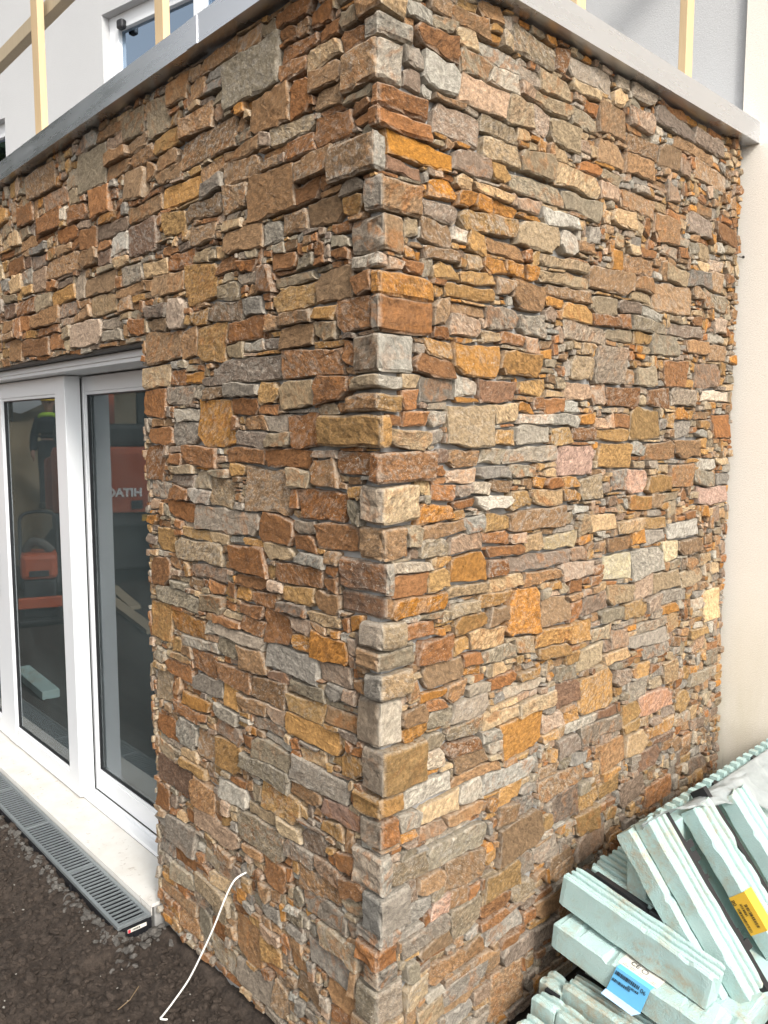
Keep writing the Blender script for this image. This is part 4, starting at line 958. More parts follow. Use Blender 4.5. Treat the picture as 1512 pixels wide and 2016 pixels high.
def panel_prof(w, h, ribs):
    """cross-section (x, n): smooth back and sides, dovetail ribs along the top face."""
    pr = [(0.004, -h), (w - 0.004, -h), (w, -h + 0.004), (w, -0.006)]
    if ribs:
        p = w / ribs
        for i in range(ribs - 1, -1, -1):
            x0 = i * p
            pr += [(x0 + p * 0.94, -0.002), (x0 + p * 0.86, 0.0), (x0 + p * 0.46, 0.0), (x0 + p * 0.40, -0.003), (x0 + p * 0.36, -0.011), (x0 + p * 0.08, -0.011), (x0 + p * 0.03, -0.004)]
        pr[-1] = (0.0, -0.006)
        pr[-2] = (0.004, -0.001); pr[-3] = (p * 0.30, 0.0)
    else:
        pr += [(w - 0.005, 0.0), (0.005, 0.0), (0.0, -0.005)]
    pr.append((0.0, -h + 0.004))
    return pr
def panel(F, x, w, h, n, t0, t1, ribs, parent, rnd):
    pr = panel_prof(w, h, ribs)
    K = 34; off = rnd.random() * 40
    def fn(i, p):
        f = i / (K - 1)
        t = t0 + (t1 - t0) * f
        e = min(f, 1 - f) * (t1 - t0)
        s = 1.0 - 0.05 * max(0, 1 - e / 0.012)
        cx, cn = w / 2, -h / 2
        q = Vector((p[0] * 30 + off, p[1] * 30, t * 16))
        j = noise.noise(q) * 0.0022
        chip = max(0.0, noise.noise(Vector((t * 24 + off, p[0] * 12, p[1] * 12))) - 0.22) * 0.024
        px = cx + (p[0] - cx) * s; pn = cn + (p[1] - cn) * s
        corner = 1.0 if (p[0] < 0.012 and p[1] > -0.012) or (p[0] > w - 0.012 and p[1] > -0.012) else 0.25
        tt = t + (noise.noise(Vector((p[0] * 25 + off, p[1] * 25, f * 3))) * 0.014 if i in (0, K - 1) else 0)
        return P3(F, x + px + j, n + pn + j - chip * corner, tt)
    return MB().extrude(pr, fn, K).build('foam_panel', M_FOAM, parent, smooth=False)
def web(F, x, w, n0, n1, t0, t1, parent, rnd, notches=()):
    mb = MB()
    def bxf(x0, x1, a, b, c, d):
        vs = [P3(F, *q) for q in ((x0,a,c),(x1,a,c),(x1,b,c),(x0,b,c),(x0,a,d),(x1,a,d),(x1,b,d),(x0,b,d))]
        mb.add(vs, [(0,3,2,1),(4,5,6,7),(0,1,5,4),(1,2,6,5),(2,3,7,6),(3,0,4,7)])
    bxf(x, x + w, n0, n1, t0, t1)
    for (a, b) in notches: bxf(x + w * 0.25, x + w * 1.5, n1 + 0.0005, n1 + 0.010, a, b)
    return mb, bxf
def block(name, label, group):
    return tag(empty(name, (0, 0, 0)), label, 'insulation block', group)
rf = random.Random(5)
GRP = 'mint green foam blocks heaped by the side wall'

# upper block, leaning steeply
FA = frame((0.780, -0.330, 0.643), (0, -0.626, -0.780))
bA = block('insulation_block', 'uppermost mint green foam block leaning steeply under plastic film with a yellow label', GRP)
panel(FA, 0.0, 0.096, 0.060, 0.0, -0.01, 0.500, 3, bA, rf)
panel(FA, -0.024, 0.118, 0.060, -0.0615, -0.01, 0.490, 0, bA, rf)
panel(FA, 0.2, 0.60, 0.060, -0.115, 0.0, 0.500, 0, bA, rf)
pA2 = panel(FA, 0.236, 0.115, 0.060, 0.002, 0.035, 0.520, 3, bA, rf)
panel(FA, 0.470, 0.115, 0.060, 0.002, 0.060, 0.520, 3, bA, rf)
for (x0, ts) in ((0.0975, ((0.10, 0.22), (0.36, 0.43))), (0.353, ((0.16, 0.25), (0.38, 0.46)))):
    mb, bxf = web(FA, x0, 0.022, -0.061, -0.006, 0.0, 0.52, bA, rf)
    for (a, b) in ts:                                              # lugs of the plastic tie
        m_ = a
        while m_ < b:
            bxf(x0 + 0.0225, x0 + 0.036 + rf.uniform(0, 0.028), -0.058, -0.012 - rf.uniform(0, 0.01), m_, m_ + rf.uniform(0.012, 0.03)); m_ += 0.034
    mb.build('plastic_tie', M_BLACK, bA)
# yellow label round the edge of its second panel
yl = MB()
def quad(mb, pts, t=0.0012, nrm=None):
    pts = [Vector(p) for p in pts]
    nn = (pts[1] - pts[0]).cross(pts[3] - pts[0]).normalized() * t
    mb.add(pts + [p + nn for p in pts], [(3,2,1,0),(4,5,6,7),(0,1,5,4),(1,2,6,5),(2,3,7,6),(3,0,4,7)])
LX = 0.236 - 0.0025
quad(yl, [P3(FA, LX, -0.056, 0.300), P3(FA, LX, 0.005, 0.296), P3(FA, LX, 0.005, 0.412), P3(FA, LX, -0.056, 0.414)])
quad(yl, [P3(FA, LX, 0.005, 0.296), P3(FA, LX + 0.042, 0.007, 0.298), P3(FA, LX + 0.042, 0.006, 0.408), P3(FA, LX, 0.005, 0.412)])
ylab = yl.build('yellow_label', M_YEL, bA)
bc = MB()
def bars(mb, F, X, n0, n1, t0, t1, r_):
    t = t0
    while t < t1:
        w = r_.choice((0.0011, 0.0017, 0.0026)); 
        quad(mb, [P3(F, X, n0, t), P3(F, X, n1, t), P3(F, X, n1, min(t + w, t1)), P3(F, X, n0, min(t + w, t1))], 0.0004)
        t += w + r_.choice((0.0010, 0.0014, 0.0022))
LY = LX - 0.0016
bars(bc, FA, LY, -0.050, -0.041, 0.335, 0.405, rf); bars(bc, FA, LY, -0.034, -0.026, 0.325, 0.360, rf); bars(bc, FA, LY, -0.020, -0.010, 0.330, 0.400, rf)
bc.build('barcode', M_INK, ylab)
def text(s, size, F, X, n, t, parent, right, up, mat, ext=0.0003, name='printed_number'):
    c = bpy.data.curves.new(name, 'FONT'); c.body = s; c.size = size; c.extrude = ext; c.align_x = 'CENTER'; c.align_y = 'CENTER'
    c.materials.append(mat)
    tmp = bpy.data.objects.new(name, c)
    me = bpy.data.meshes.new_from_object(tmp); bpy.data.objects.remove(tmp)
    o = bpy.data.objects.new(name, me); COL.objects.link(o); o.parent = parent
    r = Vector(right).normalized(); u = Vector(up).normalized(); z = r.cross(u)
    o.matrix_local = Matrix.Translation(P3(F, X, n, t)) @ Matrix((r, u, z)).transposed().to_4x4()
    return o
text('08', 0.017, FA, LY - 0.0002, -0.047, 0.317, ylab, -FA[3], -FA[2], M_INK)

# toothed block behind, its long rim running away along the wall
FT = frame((0.80, -0.250, 0.590), (0, -0.05, -1.0))
bT = block('insulation_block', 'long foam block with a toothed white rim lying along the wall under the film', GRP)
tp = MB().box(0.795, 1.985, -0.318, -0.252, 0.28, 0.575)
tp = tp.build('foam_panel', M_FOAM, bT, bevel=0.004)
tooth = MB().box(-0.0125, 0.0125, -0.013, 0.013, 0.0, 0.018).build('tooth', M_FOAM, tp)
x = 0.815; first = True
while x < 1.97:
    for yy, dx in ((-0.266, 0.0),):
        o = tooth if first else bpy.data.objects.new('tooth', tooth.data)
        if not first: COL.objects.link(o); o.parent = tp
        first = False
        o.location = (x + dx, yy, 0.5755)
    x += 0.054
bk = MB()
for xx in (0.93, 1.30, 1.62): bk.box(xx, xx + 0.03, -0.292, -0.276, 0.5755, 0.588)
bk.build('plastic_tie', M_BLACK, bT)

# middle block, nearly flat
FB = frame((0.671, -0.130, 0.425), (0, -0.982, -0.186))
bB = block('insulation_block', 'ribbed mint foam block with black plastic strips lying below the leaning block', GRP)
panel(FB, 0.0, 0.080, 0.105, 0.0, -0.02, 0.465, 3, bB, rf)
panel(FB, 0.108, 0.190, 0.105, 0.002, 0.0, 0.30, 6, bB, rf)
panel(FB, 0.320, 0.19, 0.105, 0.0, 0.0, 0.12, 6, bB, rf)
for x0, te in ((0.0815, 0.29), (0.299, 0.12)):
    mb, bxf = web(FB, x0, 0.0195, -0.06, -0.004, 0.0, te, bB, rf)
    for (a, b) in (((0.035, 0.21), (0.225, te - 0.01)) if te > 0.2 else ((0.03, te - 0.01),)): bxf(x0 + 0.003, x0 + 0.022, -0.0035, 0.006, a, b)
    mb.build('plastic_tie', M_BLACK, bB)

# block with the blue label
FD = frame((0.616, -0.130, 0.296), (0, -0.991, -0.137))
bD = block('insulation_block', 'smooth pale foam block with a blue label and printed marks, second from the ground', GRP)
panel(FD, 0.0, 0.115, 0.085, 0.0, -0.015, 0.545, 0, bD, rf)
panel(FD, 0.117, 0.36, 0.085, -0.004, 0.01, 0.535, 0, bD, rf)
bl = MB()
BX = -0.0030
quad(bl, [P3(FD, BX - 0.014, -0.072, 0.192), P3(FD, BX, 0.002, 0.204), P3(FD, BX, 0.002, 0.310), P3(FD, BX - 0.014, -0.072, 0.300)])
quad(bl, [P3(FD, BX, 0.0022, 0.204), P3(FD, 0.016, 0.0026, 0.206), P3(FD, 0.016, 0.0026, 0.312), P3(FD, BX, 0.0022, 0.310)])
blab = bl.build('blue_label', M_BLUE, bD)
lp = MB(); quad(lp, [P3(FD, BX - 0.027, -0.086, 0.184), P3(FD, BX - 0.0145, -0.0722, 0.190), P3(FD, BX - 0.0145, -0.0722, 0.302), P3(FD, BX - 0.025, -0.088, 0.282)])
lp.build('label_edge', M_BLUE_LIP, blab)
FBl = (P3(FD, BX - 0.0022, 0.002, 0.204), Vector((1, 0, 0)), (P3(FD, BX, 0.002, 0.204) - P3(FD, BX - 0.014, -0.072, 0.192)).normalized(), (P3(FD, BX, 0.002, 0.310) - P3(FD, BX, 0.002, 0.204)).normalized())
def onlab(F, n): return -0.0 + n * 0.0            # the label's own plane
bc = MB()
bars(bc, FBl, 0, -0.020, -0.008, 0.004, 0.078, rf); bars(bc, FBl, 0, -0.042, -0.033, 0.004, 0.060, rf); bars(bc, FBl, 0, -0.033, -0.026, 0.050, 0.082, rf)
bc.build('barcode', M_INK, blab)
text('06', 0.017, FBl, -0.0006, -0.017, 0.092, blab, FBl[3], FBl[2], M_INK)
cl_ = MB(); quad(cl_, [P3(FD, 0.018, 0.0006, 0.196), P3(FD, 0.018, 0.0006, 0.318), P3(FD, 0.074, 0.0006, 0.320), P3(FD, 0.074, 0.0006, 0.194)], 0.0008)
clab = cl_.build('printed_label', M_LAB, bD)
text('CE', 0.022, FD, 0.048, 0.0022, 0.235, clab, FD[3], FD[1], M_INK)
rg = MB(); N = 16
vs = [P3(FD, 0.047 + r_ * math.cos(a), 0.0022, 0.266 + r_ * math.sin(a)) for r_ in (0.0075, 0.0095) for a in [2 * math.pi * i / N for i in range(N)]]
rg.add(vs, [(i, (i + 1) % N, N + (i + 1) % N, N + i) for i in range(N)])
rg.build('round_mark', M_INK, clab)
tl = MB()
for k in range(7):
    a = 0.200 + rf.uniform(0, 0.012); xx = 0.024 + k * 0.0065
    if 0.036 < xx < 0.06: continue
    while a < 0.31:
        b = a + rf.uniform(0.006, 0.02)
        quad(tl, [P3(FD, xx, 0.0016, a), P3(FD, xx, 0.0016, min(b, 0.314)), P3(FD, xx + 0.0016, 0.0016, min(b, 0.314)), P3(FD, xx + 0.0016, 0.0016, a)], 0.0004)
        a = b + rf.uniform(0.003, 0.012)
tl.build('small_print', plain('faint print', (0.22, 0.21, 0.19), 0.7), clab)

# bottom row
FC = frame((0.573, -0.180, 0.150), (0, -0.998, -0.055))
bC = block('insulation_block', 'dirty ribbed foam block with hooked black ties at the foot of the heap', GRP)
panel(FC, 0.0, 0.085, 0.15, 0.0, 0.0, 0.50, 3, bC, rf)
panel(FC, 0.150, 0.14, 0.15, 0.006, -0.02, 0.50, 4, bC, rf)
mb, bxf = web(FC, 0.0865, 0.016, -0.09, -0.006, -0.01, 0.50, bC, rf)
for k in range(5):
    t = 0.05 + k * 0.085
    bxf(0.103, 0.149, -0.045, -0.030, t, t + 0.010)
    mb.tube([P3(FC, 0.104, -0.028, t + 0.02), P3(FC, 0.118, -0.016, t + 0.026), P3(FC, 0.132, -0.012, t + 0.016), P3(FC, 0.136, -0.018, t + 0.004)], 0.0045, 6)
    for j in range(3): bxf(0.1030, 0.110 + rf.uniform(0, 0.012), -0.03, -0.004 - rf.uniform(0, 0.012), t + 0.03 + j * 0.016, t + 0.040 + j * 0.016)
mb.build('plastic_tie', M_BLACK, bC)
panel(FC, 0.02, 0.30, 0.09, -0.152, 0.0, 0.50, 0, bC, rf)
FE = frame((0.494, -0.130, 0.128), (0, -0.998, -0.06))
bE = block('insulation_block', 'ribbed foam block lowest in the heap, its torn ends next to the bare soil', GRP)
panel(FE, 0.0, 0.058, 0.13, 0.0, 0.0, 0.075, 2, bE, rf)
panel(FE, -0.085, 0.060, 0.13, -0.03, 0.01, 0.30, 2, bE, rf)
panel(FE, 0.0, 0.058, 0.13, -0.002, 0.077, 0.30, 2, bE, rf)
mb, bxf = web(FE, 0.0592, 0.013, -0.10, -0.006, 0.0, 0.048, bE, rf); mb.build('plastic_tie', M_BLACK, bE)
panel(FE, 0.074, 0.07, 0.13, 0.002, -0.03, 0.045, 2, bE, rf)

# ------------------------------------------------------------------ plastic film over the heap
def grid_mesh(fn, nu, nv):
    mb = MB()
    vs = [fn(i / (nu - 1), j / (nv - 1)) for j in range(nv) for i in range(nu)]
    fs = [(j*nu+i, j*nu+i+1, (j+1)*nu+i+1, (j+1)*nu+i) for j in range(nv-1) for i in range(nu-1)]
    mb.add(vs, fs); return mb
E_LOW = [(0.735, -0.330, 0.655), (0.830, -0.352, 0.672), (0.960, -0.362, 0.640), (1.100, -0.366, 0.604), (1.230, -0.372, 0.566), (1.330, -0.384, 0.545), (1.5, -0.43, 0.475), (1.75, -0.46, 0.42), (1.95, -0.47, 0.40)]
def film(s, t):
    k = s * (len(E_LOW) - 1); i = min(int(k), len(E_LOW) - 2); f = k - i
    lo = Vector(E_LOW[i]).lerp(Vector(E_LOW[i + 1]), f)
    hi = Vector((0.800 + 1.16 * s, -0.297, 0.594))
    p = lo.lerp(hi, t)
    sag = 0.018 * math.sin(math.pi * t) * (0.3 + s)
    wv = 0.010 * noise.fractal(Vector((p.x * 9 + t * 2, t * 4, 2.0)), 0.8, 2.0, 4) * min(1, 4 * (1 - t)) 
    fold = 0.010 * math.sin(p.x * 38 + t * 7) * (1 - t) ** 2
    return p + Vector((0, -0.4, 0.6)) * (sag + wv + fold)
o = grid_mesh(film, 90, 22).build('plastic_film', M_FILM, smooth=True)
so_ = o.modifiers.new('thickness', 'SOLIDIFY'); so_.thickness = 0.0008
tag(o, 'milky plastic film draped over the top ends of the leaning foam block', 'plastic film', 'plastic film on the foam heap')
def film2(s, t):
    a = s * math.pi * 0.95
    r = 0.145 + 0.035 * t
    c = Vector((0.66 + 0.52 * t, -0.80 + 0.10 * t, 0.06))
    p = c + Vector((-math.cos(a) * r * 0.85, -math.sin(a) * r * 0.35 - 0.02, math.sin(a) * r * 1.10))
    return p + Vector((0.3, -0.6, 0.5)) * 0.02 * noise.fractal(p * 11, 0.8, 2.0, 4)
o = grid_mesh(film2, 40, 40).build('plastic_film', M_FILM, smooth=True)
so_ = o.modifiers.new('thickness', 'SOLIDIFY'); so_.thickness = 0.0008
tag(o, 'crumpled sheet of milky plastic film bulging at the foot of the foam heap', 'plastic film', 'plastic film on the foam heap')
# ------------------------------------------------------------------ the building site in front of the doors, seen reflected in the glass
M_ORANGE = plain('orange machine paint', (0.38, 0.075, 0.020), 0.5, var=0.12, vscale=5)
M_MACH = plain('black machine frame', (0.018, 0.018, 0.019), 0.6, var=0.3)
M_WHITE_PRINT = plain('white print', (0.75, 0.75, 0.75), 0.5)
M_CABGLASS = glass_mat('cab glass', (0.25, 0.28, 0.28), 1.6)

EX = tag(empty('excavator', (-2.86 - 0.091, 8.50 - 0.041, -0.12)), 'orange tracked excavator with white lettering on its rounded counterweight, reflected in the sliding door', 'excavator')
EX.rotation_euler = (0, 0, R(24.3))
def stadium(L, h, n=8):
    r = h / 2; out = []
    for i in range(n + 1):
        a = -math.pi / 2 + math.pi * i / n; out.append((L / 2 - r + r * math.cos(a), r + r * math.sin(a)))
    for i in range(n + 1):
        a = math.pi / 2 + math.pi * i / n; out.append((-L / 2 + r + r * math.cos(a), r + r * math.sin(a)))
    return out
for sx in (-1, 1):
    pr = stadium(2.3, 0.56)
    tb = MB().extrude(pr, lambda i, p: (sx * 0.78 + (i - 0.5) * 0.36, p[0], p[1]), 2)
    tk = tb.build('track', M_MACH, EX)
    sh = MB()
    for k in range(22):
        yy = -0.92 + k * 0.088
        sh.box(sx * 0.78 - 0.19, sx * 0.78 + 0.19, yy, yy + 0.06, 0.561, 0.585)
    sh.build('track_shoes', M_MACH, tk)
bx('undercarriage', M_MACH, EX, -0.6, 0.6, -0.7, 0.7, 0.22, 0.78, 0.03)
# slewing body and counterweight with a rounded rear
def plan(r, y0, w):
    return [(w * math.sin(a), y0 - r * math.cos(a)) for a in [R(-90 + 180 * i / 16) for i in range(17)]]
rear = plan(0.42, -0.66, 0.82)
cwp = rear + [(0.82, -0.30), (-0.82, -0.30)]
cw = MB().extrude(cwp, lambda i, p: (p[0] * (1, 1.0, 1.0, 0.97)[i], p[1] * (1, 1, 1, 0.98)[i], (0.96, 1.0, 1.66, 1.74)[i]), 4).build('counterweight', M_ORANGE, EX, bevel=0.02)
bx('deck', M_MACH, EX, -0.81, 0.81, -1.0, 0.95, 0.80, 0.955, 0.02)
bx('engine_cover', M_MACH, EX, -0.78, 0.78, -0.80, -0.10, 1.745, 2.02, 0.06)
bx('side_panel', M_ORANGE, EX, 0.05, 0.93, -0.28, 0.80, 0.96, 1.60, 0.03)
cab = MB()
for (x, y) in ((-0.92, -0.08), (-0.12, -0.08), (-0.92, 0.9), (-0.12, 0.9)): cab.box(x, x + 0.07, y, y + 0.07, 0.96, 2.62)
cab.box(-0.93, -0.04, -0.09, 0.98, 2.62, 2.70).box(-0.92, -0.05, -0.08, 0.97, 0.957, 1.25)
cb = cab.build('cab', M_MACH, EX, bevel=0.01)
for (x0, x1, y0, y1) in ((-0.85, -0.12, -0.06, -0.05), (-0.85, -0.12, 0.94, 0.95), (-0.90, -0.89, -0.01, 0.90), (-0.08, -0.07, -0.01, 0.90)):
    bx('window', M_CABGLASS, cb, x0, x1, y0, y1, 1.26, 2.60)
def arm(pts, w, name, mat):
    mb = MB()
    prof = [(-w, 0), (w, 0), (w, 1), (-w, 1)]
    def fn(i, p):
        y, z, hh = pts[i]; return (0.35 + p[0], y, z - hh + 2 * hh * p[1])
    return mb.extrude(prof, fn, len(pts)).build(name, mat, EX, bevel=0.01)
arm([(0.7, 1.15, 0.12), (1.4, 2.3, 0.20), (2.0, 2.9, 0.18), (3.1, 3.15, 0.10)], 0.11, 'boom', M_ORANGE)
arm([(3.05, 3.15, 0.12), (3.5, 2.3, 0.12), (3.7, 1.1, 0.08)], 0.09, 'arm', M_ORANGE)
bkp = [(3.45, 1.05), (3.95, 1.1), (4.0, 0.7), (3.75, 0.35), (3.35, 0.4), (3.5, 0.7)]
MB().extrude(bkp, lambda i, p: (0.0 + i * 0.7, p[0], p[1]), 2).build('bucket', M_MACH, EX, bevel=0.01)
def flat_text(s, size, loc, rotz, parent, mat, name='lettering', rx=R(90)):
    c = bpy.data.curves.new(name, 'FONT'); c.body = s; c.size = size; c.extrude = 0.002; c.offset = 0.006; c.align_x = 'CENTER'; c.align_y = 'CENTER'
    c.materials.append(mat)
    tmp = bpy.data.objects.new(name, c); me = bpy.data.meshes.new_from_object(tmp); bpy.data.objects.remove(tmp)
    o = bpy.data.objects.new(name, me); COL.objects.link(o); o.parent = parent; o.location = loc; o.rotation_euler = (rx, 0, rotz); return o
lt = flat_text('HITACHI', 0.134, (0, 0, 0), 0, EX, M_WHITE_PRINT)
for v in lt.data.vertices:                              # wrap the letters round the curved counterweight
    x, y, z = v.co
    xx = x + 0.225
    yy = -0.66 - 0.42 * math.sqrt(max(0.0, 1 - (xx / 0.82) ** 2))
    v.co = (xx, yy - 0.006 - z, 1.20 + y)
lt.rotation_euler = (0, 0, 0)
def on_cw(x, z, w, h, name, mat):
    yy = -0.66 - 0.42 * math.sqrt(max(0.0, 1 - (x / 0.82) ** 2))
    bx(name, mat, EX, x - w / 2, x + w / 2, yy - 0.016, yy + 0.02, z - h / 2, z + h / 2)
on_cw(0.02, 1.06, 0.13, 0.10, 'tow_eye', M_MACH)
on_cw(-0.30, 1.01, 0.20, 0.055, 'yellow_label', M_YEL)
bx('yellow_label', M_YEL, EX, -0.20, -0.03, -1.008, -1.001, 0.85, 0.93)

PC = tag(empty('plate_compactor', (-1.22, 6.70, -0.11)), 'small orange and black plate compactor standing in front of the excavator, reflected in the glass', 'compactor')
PC.rotation_euler = (0, 0, R(20))
MB().extrude([(-0.30, 0.05), (-0.24, 0.0), (0.24, 0.0), (0.30, 0.05), (0.30, 0.08), (-0.30, 0.08)], lambda i, p: (-0.20 + 0.40 * i, p[0], p[1]), 2).build('base_plate', M_MACH, PC, bevel=0.008)
bx('lower_guard', M_ORANGE, PC, -0.20, 0.20, -0.27, -0.23, 0.19, 0.30, 0.012)
bx('engine', M_MACH, PC, -0.15, 0.15, -0.20, 0.18, 0.085, 0.46, 0.02)
hood = bx('engine_hood', M_ORANGE, PC, -0.17, 0.17, -0.24, 0.20, 0.465, 0.72, 0.05)
bx('hood_vent', M_MACH, PC, -0.09, 0.09, -0.246, -0.236, 0.50, 0.56, 0.02)
MB().tube(smooth([(-0.17, 0.2, 0.3), (-0.18, 0.5, 0.8), (-0.15, 0.75, 1.02), (0.15, 0.75, 1.02), (0.18, 0.5, 0.8), (0.17, 0.2, 0.3)]), 0.018, 8).build('handle', M_MACH, PC, smooth=True)
MB().tube(smooth([(-0.12, -0.1, 0.72), (-0.05, -0.08, 0.80), (0.05, -0.05, 0.82), (0.12, 0.0, 0.73)]), 0.045, 8).build('filter_cover', M_GRAVEL, PC, smooth=True)

M_SKIN = plain('skin', (0.42, 0.24, 0.17), 0.6)
M_CLOTH = plain('dark work clothes', (0.018, 0.021, 0.028), 0.85, var=0.3, vscale=9)
M_VEST = plain('lime high visibility cloth', (0.45, 0.72, 0.04), 0.7)
M_HAT = plain('yellow hard hat', (0.78, 0.52, 0.02), 0.35)
M_BOOT = plain('boot leather', (0.03, 0.022, 0.016), 0.7)
def skin(name, joints, edges, mat, parent, root=0):
    me = bpy.data.meshes.new(name)
    me.from_pydata([j[:3] for j in joints], edges, [])
    me.materials.append(mat)
    o = bpy.data.objects.new(name, me); COL.objects.link(o); o.parent = parent
    m = o.modifiers.new('skin', 'SKIN'); m.use_smooth_shade = True
    sv = me.skin_vertices[0].data if me.skin_vertices else None
    if sv is None:
        bpy.context.view_layer.objects.active = o
    if sv is not None:
        for i, j in enumerate(joints):
            sv[i].radius = (j[3], j[4] if len(j) > 4 else j[3]); sv[i].use_root = (i == root)
    s = o.modifiers.new('sub', 'SUBSURF'); s.levels = 1; s.render_levels = 2
    return o
def tube_body(name, chains, mat, parent):
    """closed tapered limbs meeting inside one another, welded into one surface by a remesh."""
    mb = MB()
    for pts, rr in chains: 
        sp = smooth(pts, 4)
        k = len(sp); n = len(rr) - 1
        rad = [rr[min(int(i / (k - 1) * n), n - 1)] * (1 - ((i / (k - 1) * n) - min(int(i / (k - 1) * n), n - 1))) + rr[min(int(i / (k - 1) * n) + 1, n)] * ((i / (k - 1) * n) - min(int(i / (k - 1) * n), n - 1)) for i in range(k)]
        mb.tube(sp, rad, 10)
    o = mb.build(name, mat, parent, smooth=True)
    r = o.modifiers.new('remesh', 'REMESH'); r.mode = 'VOXEL'; r.voxel_size = 0.013; r.use_smooth_shade = True
    return o
wx_, wy_ = -3.08, 11.30
def mound_z(x, y):
    s = (x + 16) / 19; t = (y - 9.9) / 9
    h = 4.9 * math.sin(min(1, t * 1.6) * math.pi / 2) * (0.72 + 0.28 * math.sin(s * 7))
    return -0.25 + h + 0.35 * noise.fractal(Vector((x, y, 1)), 0.9, 2.0, 4) * min(1, t * 4)
PW = tag(empty('person', (wx_, wy_, mound_z(wx_, wy_))), 'worker in dark clothes, yellow hard hat and lime collar, reflected in the left pane', 'person')
PW.rotation_euler = (0, 0, R(30))
# body: standing half turned, one arm hanging with the hand open
body = [
 ([(0, 0, 0.93), (0, 0.01, 1.15), (0, 0, 1.38), (0, 0.0, 1.46)], [0.145, 0.135, 0.165, 0.07]),
 ([(0, 0, 1.42), (0, -0.01, 1.55)], [0.055, 0.052]),
 ([(0, -0.015, 1.53), (0, -0.02, 1.62), (0, -0.01, 1.70), (0, 0, 1.75)], [0.060, 0.080, 0.088, 0.045]),
 ([(0, -0.09, 1.625), (0, -0.115, 1.605)], [0.014, 0.012]),
 ([(-0.085, 0, 1.62), (-0.092, 0, 1.655)], [0.018, 0.016]), ([(0.085, 0, 1.62), (0.092, 0, 1.655)], [0.018, 0.016])]
for s in (-1, 1):
    body += [([(s * 0.09, 0, 0.93), (s * 0.105, 0.0, 0.50), (s * 0.115, 0.02, 0.09)], [0.092, 0.062, 0.042]),
             ([(s * 0.115, 0.03, 0.06), (s * 0.13, -0.14, 0.04)], [0.045, 0.036]),
             ([(s * 0.17, 0, 1.40), (s * 0.235, 0.03, 1.12), (s * 0.245, -0.06, 0.88)], [0.062, 0.046, 0.032]),
             ([(s * 0.245, -0.06, 0.88), (s * 0.245, -0.08, 0.81)], [0.032, 0.036])]
    for q, (dx, l) in enumerate(((-0.024, 0.062), (-0.008, 0.075), (0.008, 0.070), (0.024, 0.055))):
        body.append(([(s * 0.245 + dx * 0.3, -0.08 + dx, 0.80), (s * 0.240 + dx * 0.3, -0.085 + dx, 0.80 - l * 0.55), (s * 0.228 + dx * 0.3, -0.085 + dx, 0.80 - l)], [0.010, 0.0095, 0.008]))
    body.append(([(s * 0.235, -0.10, 0.85), (s * 0.215, -0.125, 0.80), (s * 0.212, -0.125, 0.775)], [0.012, 0.011, 0.009]))
pb = tube_body('body', body, M_SKIN, PW)
jk = [([(0, 0, 0.80), (0, 0.01, 1.12), (0, 0, 1.36), (0, 0, 1.45)], [0.188, 0.180, 0.195, 0.085])]
for s in (-1, 1): jk.append(([(s * 0.14, 0, 1.405), (s * 0.238, 0.03, 1.12), (s * 0.246, -0.055, 0.90)], [0.082, 0.062, 0.050]))
tube_body('jacket', jk, M_CLOTH, PW)
tube_body('trousers', [([(0, 0, 0.98), (0, 0, 0.86)], [0.150, 0.150])] + [([(s * 0.085, 0, 0.92), (s * 0.105, 0, 0.50), (s * 0.115, 0.02, 0.10)], [0.112, 0.082, 0.072]) for s in (-1, 1)], M_CLOTH, PW)
tube_body('boots', [([(s * 0.115, 0.04, 0.055), (s * 0.133, -0.16, 0.045)], [0.055, 0.048]) for s in (-1, 1)] + [([(s * 0.115, 0.02, 0.05), (s * 0.115, 0.02, 0.16)], [0.058, 0.06]) for s in (-1, 1)], M_BOOT, PW)
tube_body('collar', [([(-0.13, 0.03, 1.42), (-0.07, -0.09, 1.455), (0.07, -0.09, 1.455), (0.13, 0.03, 1.42), (0.0, 0.10, 1.46), (-0.13, 0.03, 1.42)], [0.04, 0.04, 0.04, 0.04, 0.04, 0.04])], M_VEST, PW)
hv = []; hf_ = []
for j in range(7):
    a = R(90 * j / 6)
    for i in range(20):
        b = 2 * math.pi * i / 20
        hv.append((0.112 * math.cos(a) * math.cos(b), -0.01 + 0.128 * math.cos(a) * math.sin(b), 1.675 + 0.115 * math.sin(a)))
for j in range(6):
    for i in range(20): hf_.append((j*20+i, j*20+(i+1)%20, (j+1)*20+(i+1)%20, (j+1)*20+i))
hm = MB(); hm.add(hv, hf_)
hm.extrude([(-0.10, -0.11), (0.10, -0.11), (0.07, -0.175), (0, -0.19), (-0.07, -0.175)], lambda i, p: (p[0], p[1], 1.672 + i * 0.008), 2)
hm.build('hard_hat', M_HAT, PW, smooth=True)
ey = MB()
for s in (-1, 1): ey.tube([(s * 0.033, -0.098, 1.640), (s * 0.033, -0.106, 1.640)], 0.010, 8)
ey.build('eyes', M_INK, PW)

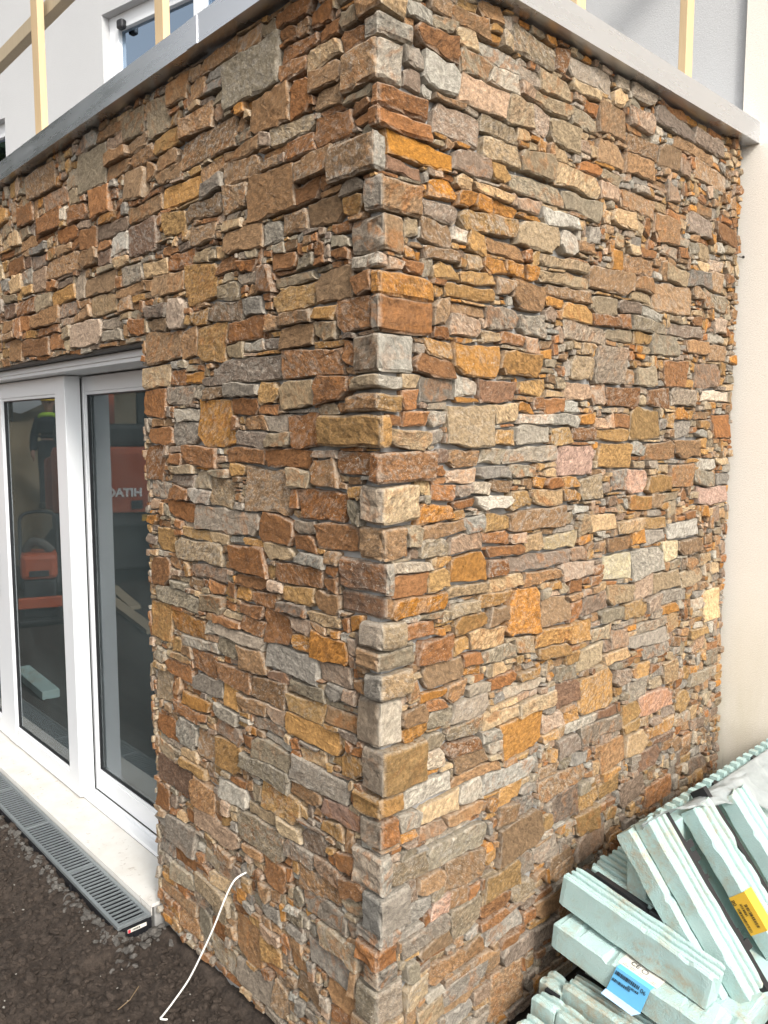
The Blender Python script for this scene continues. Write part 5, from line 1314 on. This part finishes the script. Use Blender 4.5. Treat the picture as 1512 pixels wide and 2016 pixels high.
for k, (a, b, lab) in enumerate((((-2.237, 7.69), (-1.935, 6.465), 'weathered timber plank on the soil, the one nearer the excavator in the reflection'), ((-1.914, 7.007), (-1.60, 5.40), 'long weathered timber plank on the soil, reflected low in the glass'))):
    A_, B_ = Vector(a), Vector(b); L = (B_ - A_).length; ang = math.atan2(B_.y - A_.y, B_.x - A_.x)
    o = bx('plank', M_TIMBER_GREY, None, 0, L, -0.06, 0.06, 0.0, 0.045, 0.003)
    o.location = (A_.x, A_.y, -0.085); o.rotation_euler = (0, 0, ang)
    tag(o, lab, 'plank', 'timber planks lying on the site')
pb_ = bx('foam_offcut', M_FOAM, None, -0.06, 0.06, 0, 0.75, 0.0, 0.06, 0.004)
pb_.location = (-0.37, 4.15, -0.075); pb_.rotation_euler = (0, 0, R(4))
tag(pb_, 'pale foam offcut lying on the soil beyond the drain, reflected in the left pane', 'foam offcut')

# trees added out of view to darken the coping's reflection and the front wall
M_LEAF = plain('dark tree leaves', (0.035, 0.055, 0.022), 0.6, var=0.4, vscale=3)
M_BARK = plain('bark', (0.07, 0.055, 0.04), 0.9, var=0.3, bump=0.5, bscale=30)
rt_ = random.Random(3)
def tree_meshes(H, Wd):
    lf = MB()
    lobes = [(Vector((rt_.gauss(0, Wd * 0.32), rt_.gauss(0, Wd * 0.32), H * rt_.uniform(0.22, 0.94))), Wd * rt_.uniform(0.22, 0.40)) for _ in range(44)]
    for c, r in lobes:
        for _ in range(130):
            d = Vector((rt_.gauss(0, 1), rt_.gauss(0, 1), rt_.gauss(0, 1))).normalized() * r * rt_.uniform(0.65, 1.05)
            p = c + d; a = Vector((rt_.gauss(0, 1), rt_.gauss(0, 1), rt_.gauss(0, 1))).normalized(); b = a.orthogonal().normalized()
            s_ = rt_.uniform(0.2, 0.36)
            lf.add([p - a * s_, p + b * s_ * 0.6, p + a * s_, p - b * s_ * 0.6], [(0, 1, 2, 3)])
    tk = MB().tube([(0, 0, -0.3), (0.05, 0.02, H * 0.3), (0.0, 0.08, H * 0.6), (0.1, 0.0, H * 0.85)], [0.24, 0.19, 0.12, 0.05], 8)
    for _ in range(6):
        z = H * rt_.uniform(0.3, 0.65); a = rt_.random() * 6.28; l = Wd * 0.4
        tk.tube([(0, 0.04, z), (math.cos(a) * l * 0.5, math.sin(a) * l * 0.5, z + l * 0.35), (math.cos(a) * l, math.sin(a) * l, z + l * 0.8)], [0.09, 0.06, 0.03], 6)
    return lf, tk
lf, tk = tree_meshes(17.5, 4.4)
proto = tag(empty('tree', (0, 0, 0)), 'dark leafy tree added out of view to darken reflections and the front wall', 'tree', 'trees added out of view')
crown = lf.build('crown', M_LEAF, proto); trunk = tk.build('trunk', M_BARK, proto)
for i, (x, y, sc) in enumerate(((-4.2, 17.0, 1.05), (-2.2, 17.5, 1.0), (-5.2, 15.6, 0.85), (-0.2, 20.0, 1.1), (3.2, 21.5, 1.1))):
    o = proto
    if i:
        o = proto.copy(); COL.objects.link(o)
        for ch_ in (crown, trunk):
            c = ch_.copy(); COL.objects.link(c); c.parent = o
    o.location = (x, y, 0.5); o.scale = (sc, sc, sc); o.rotation_euler = (0, 0, i * 1.7)
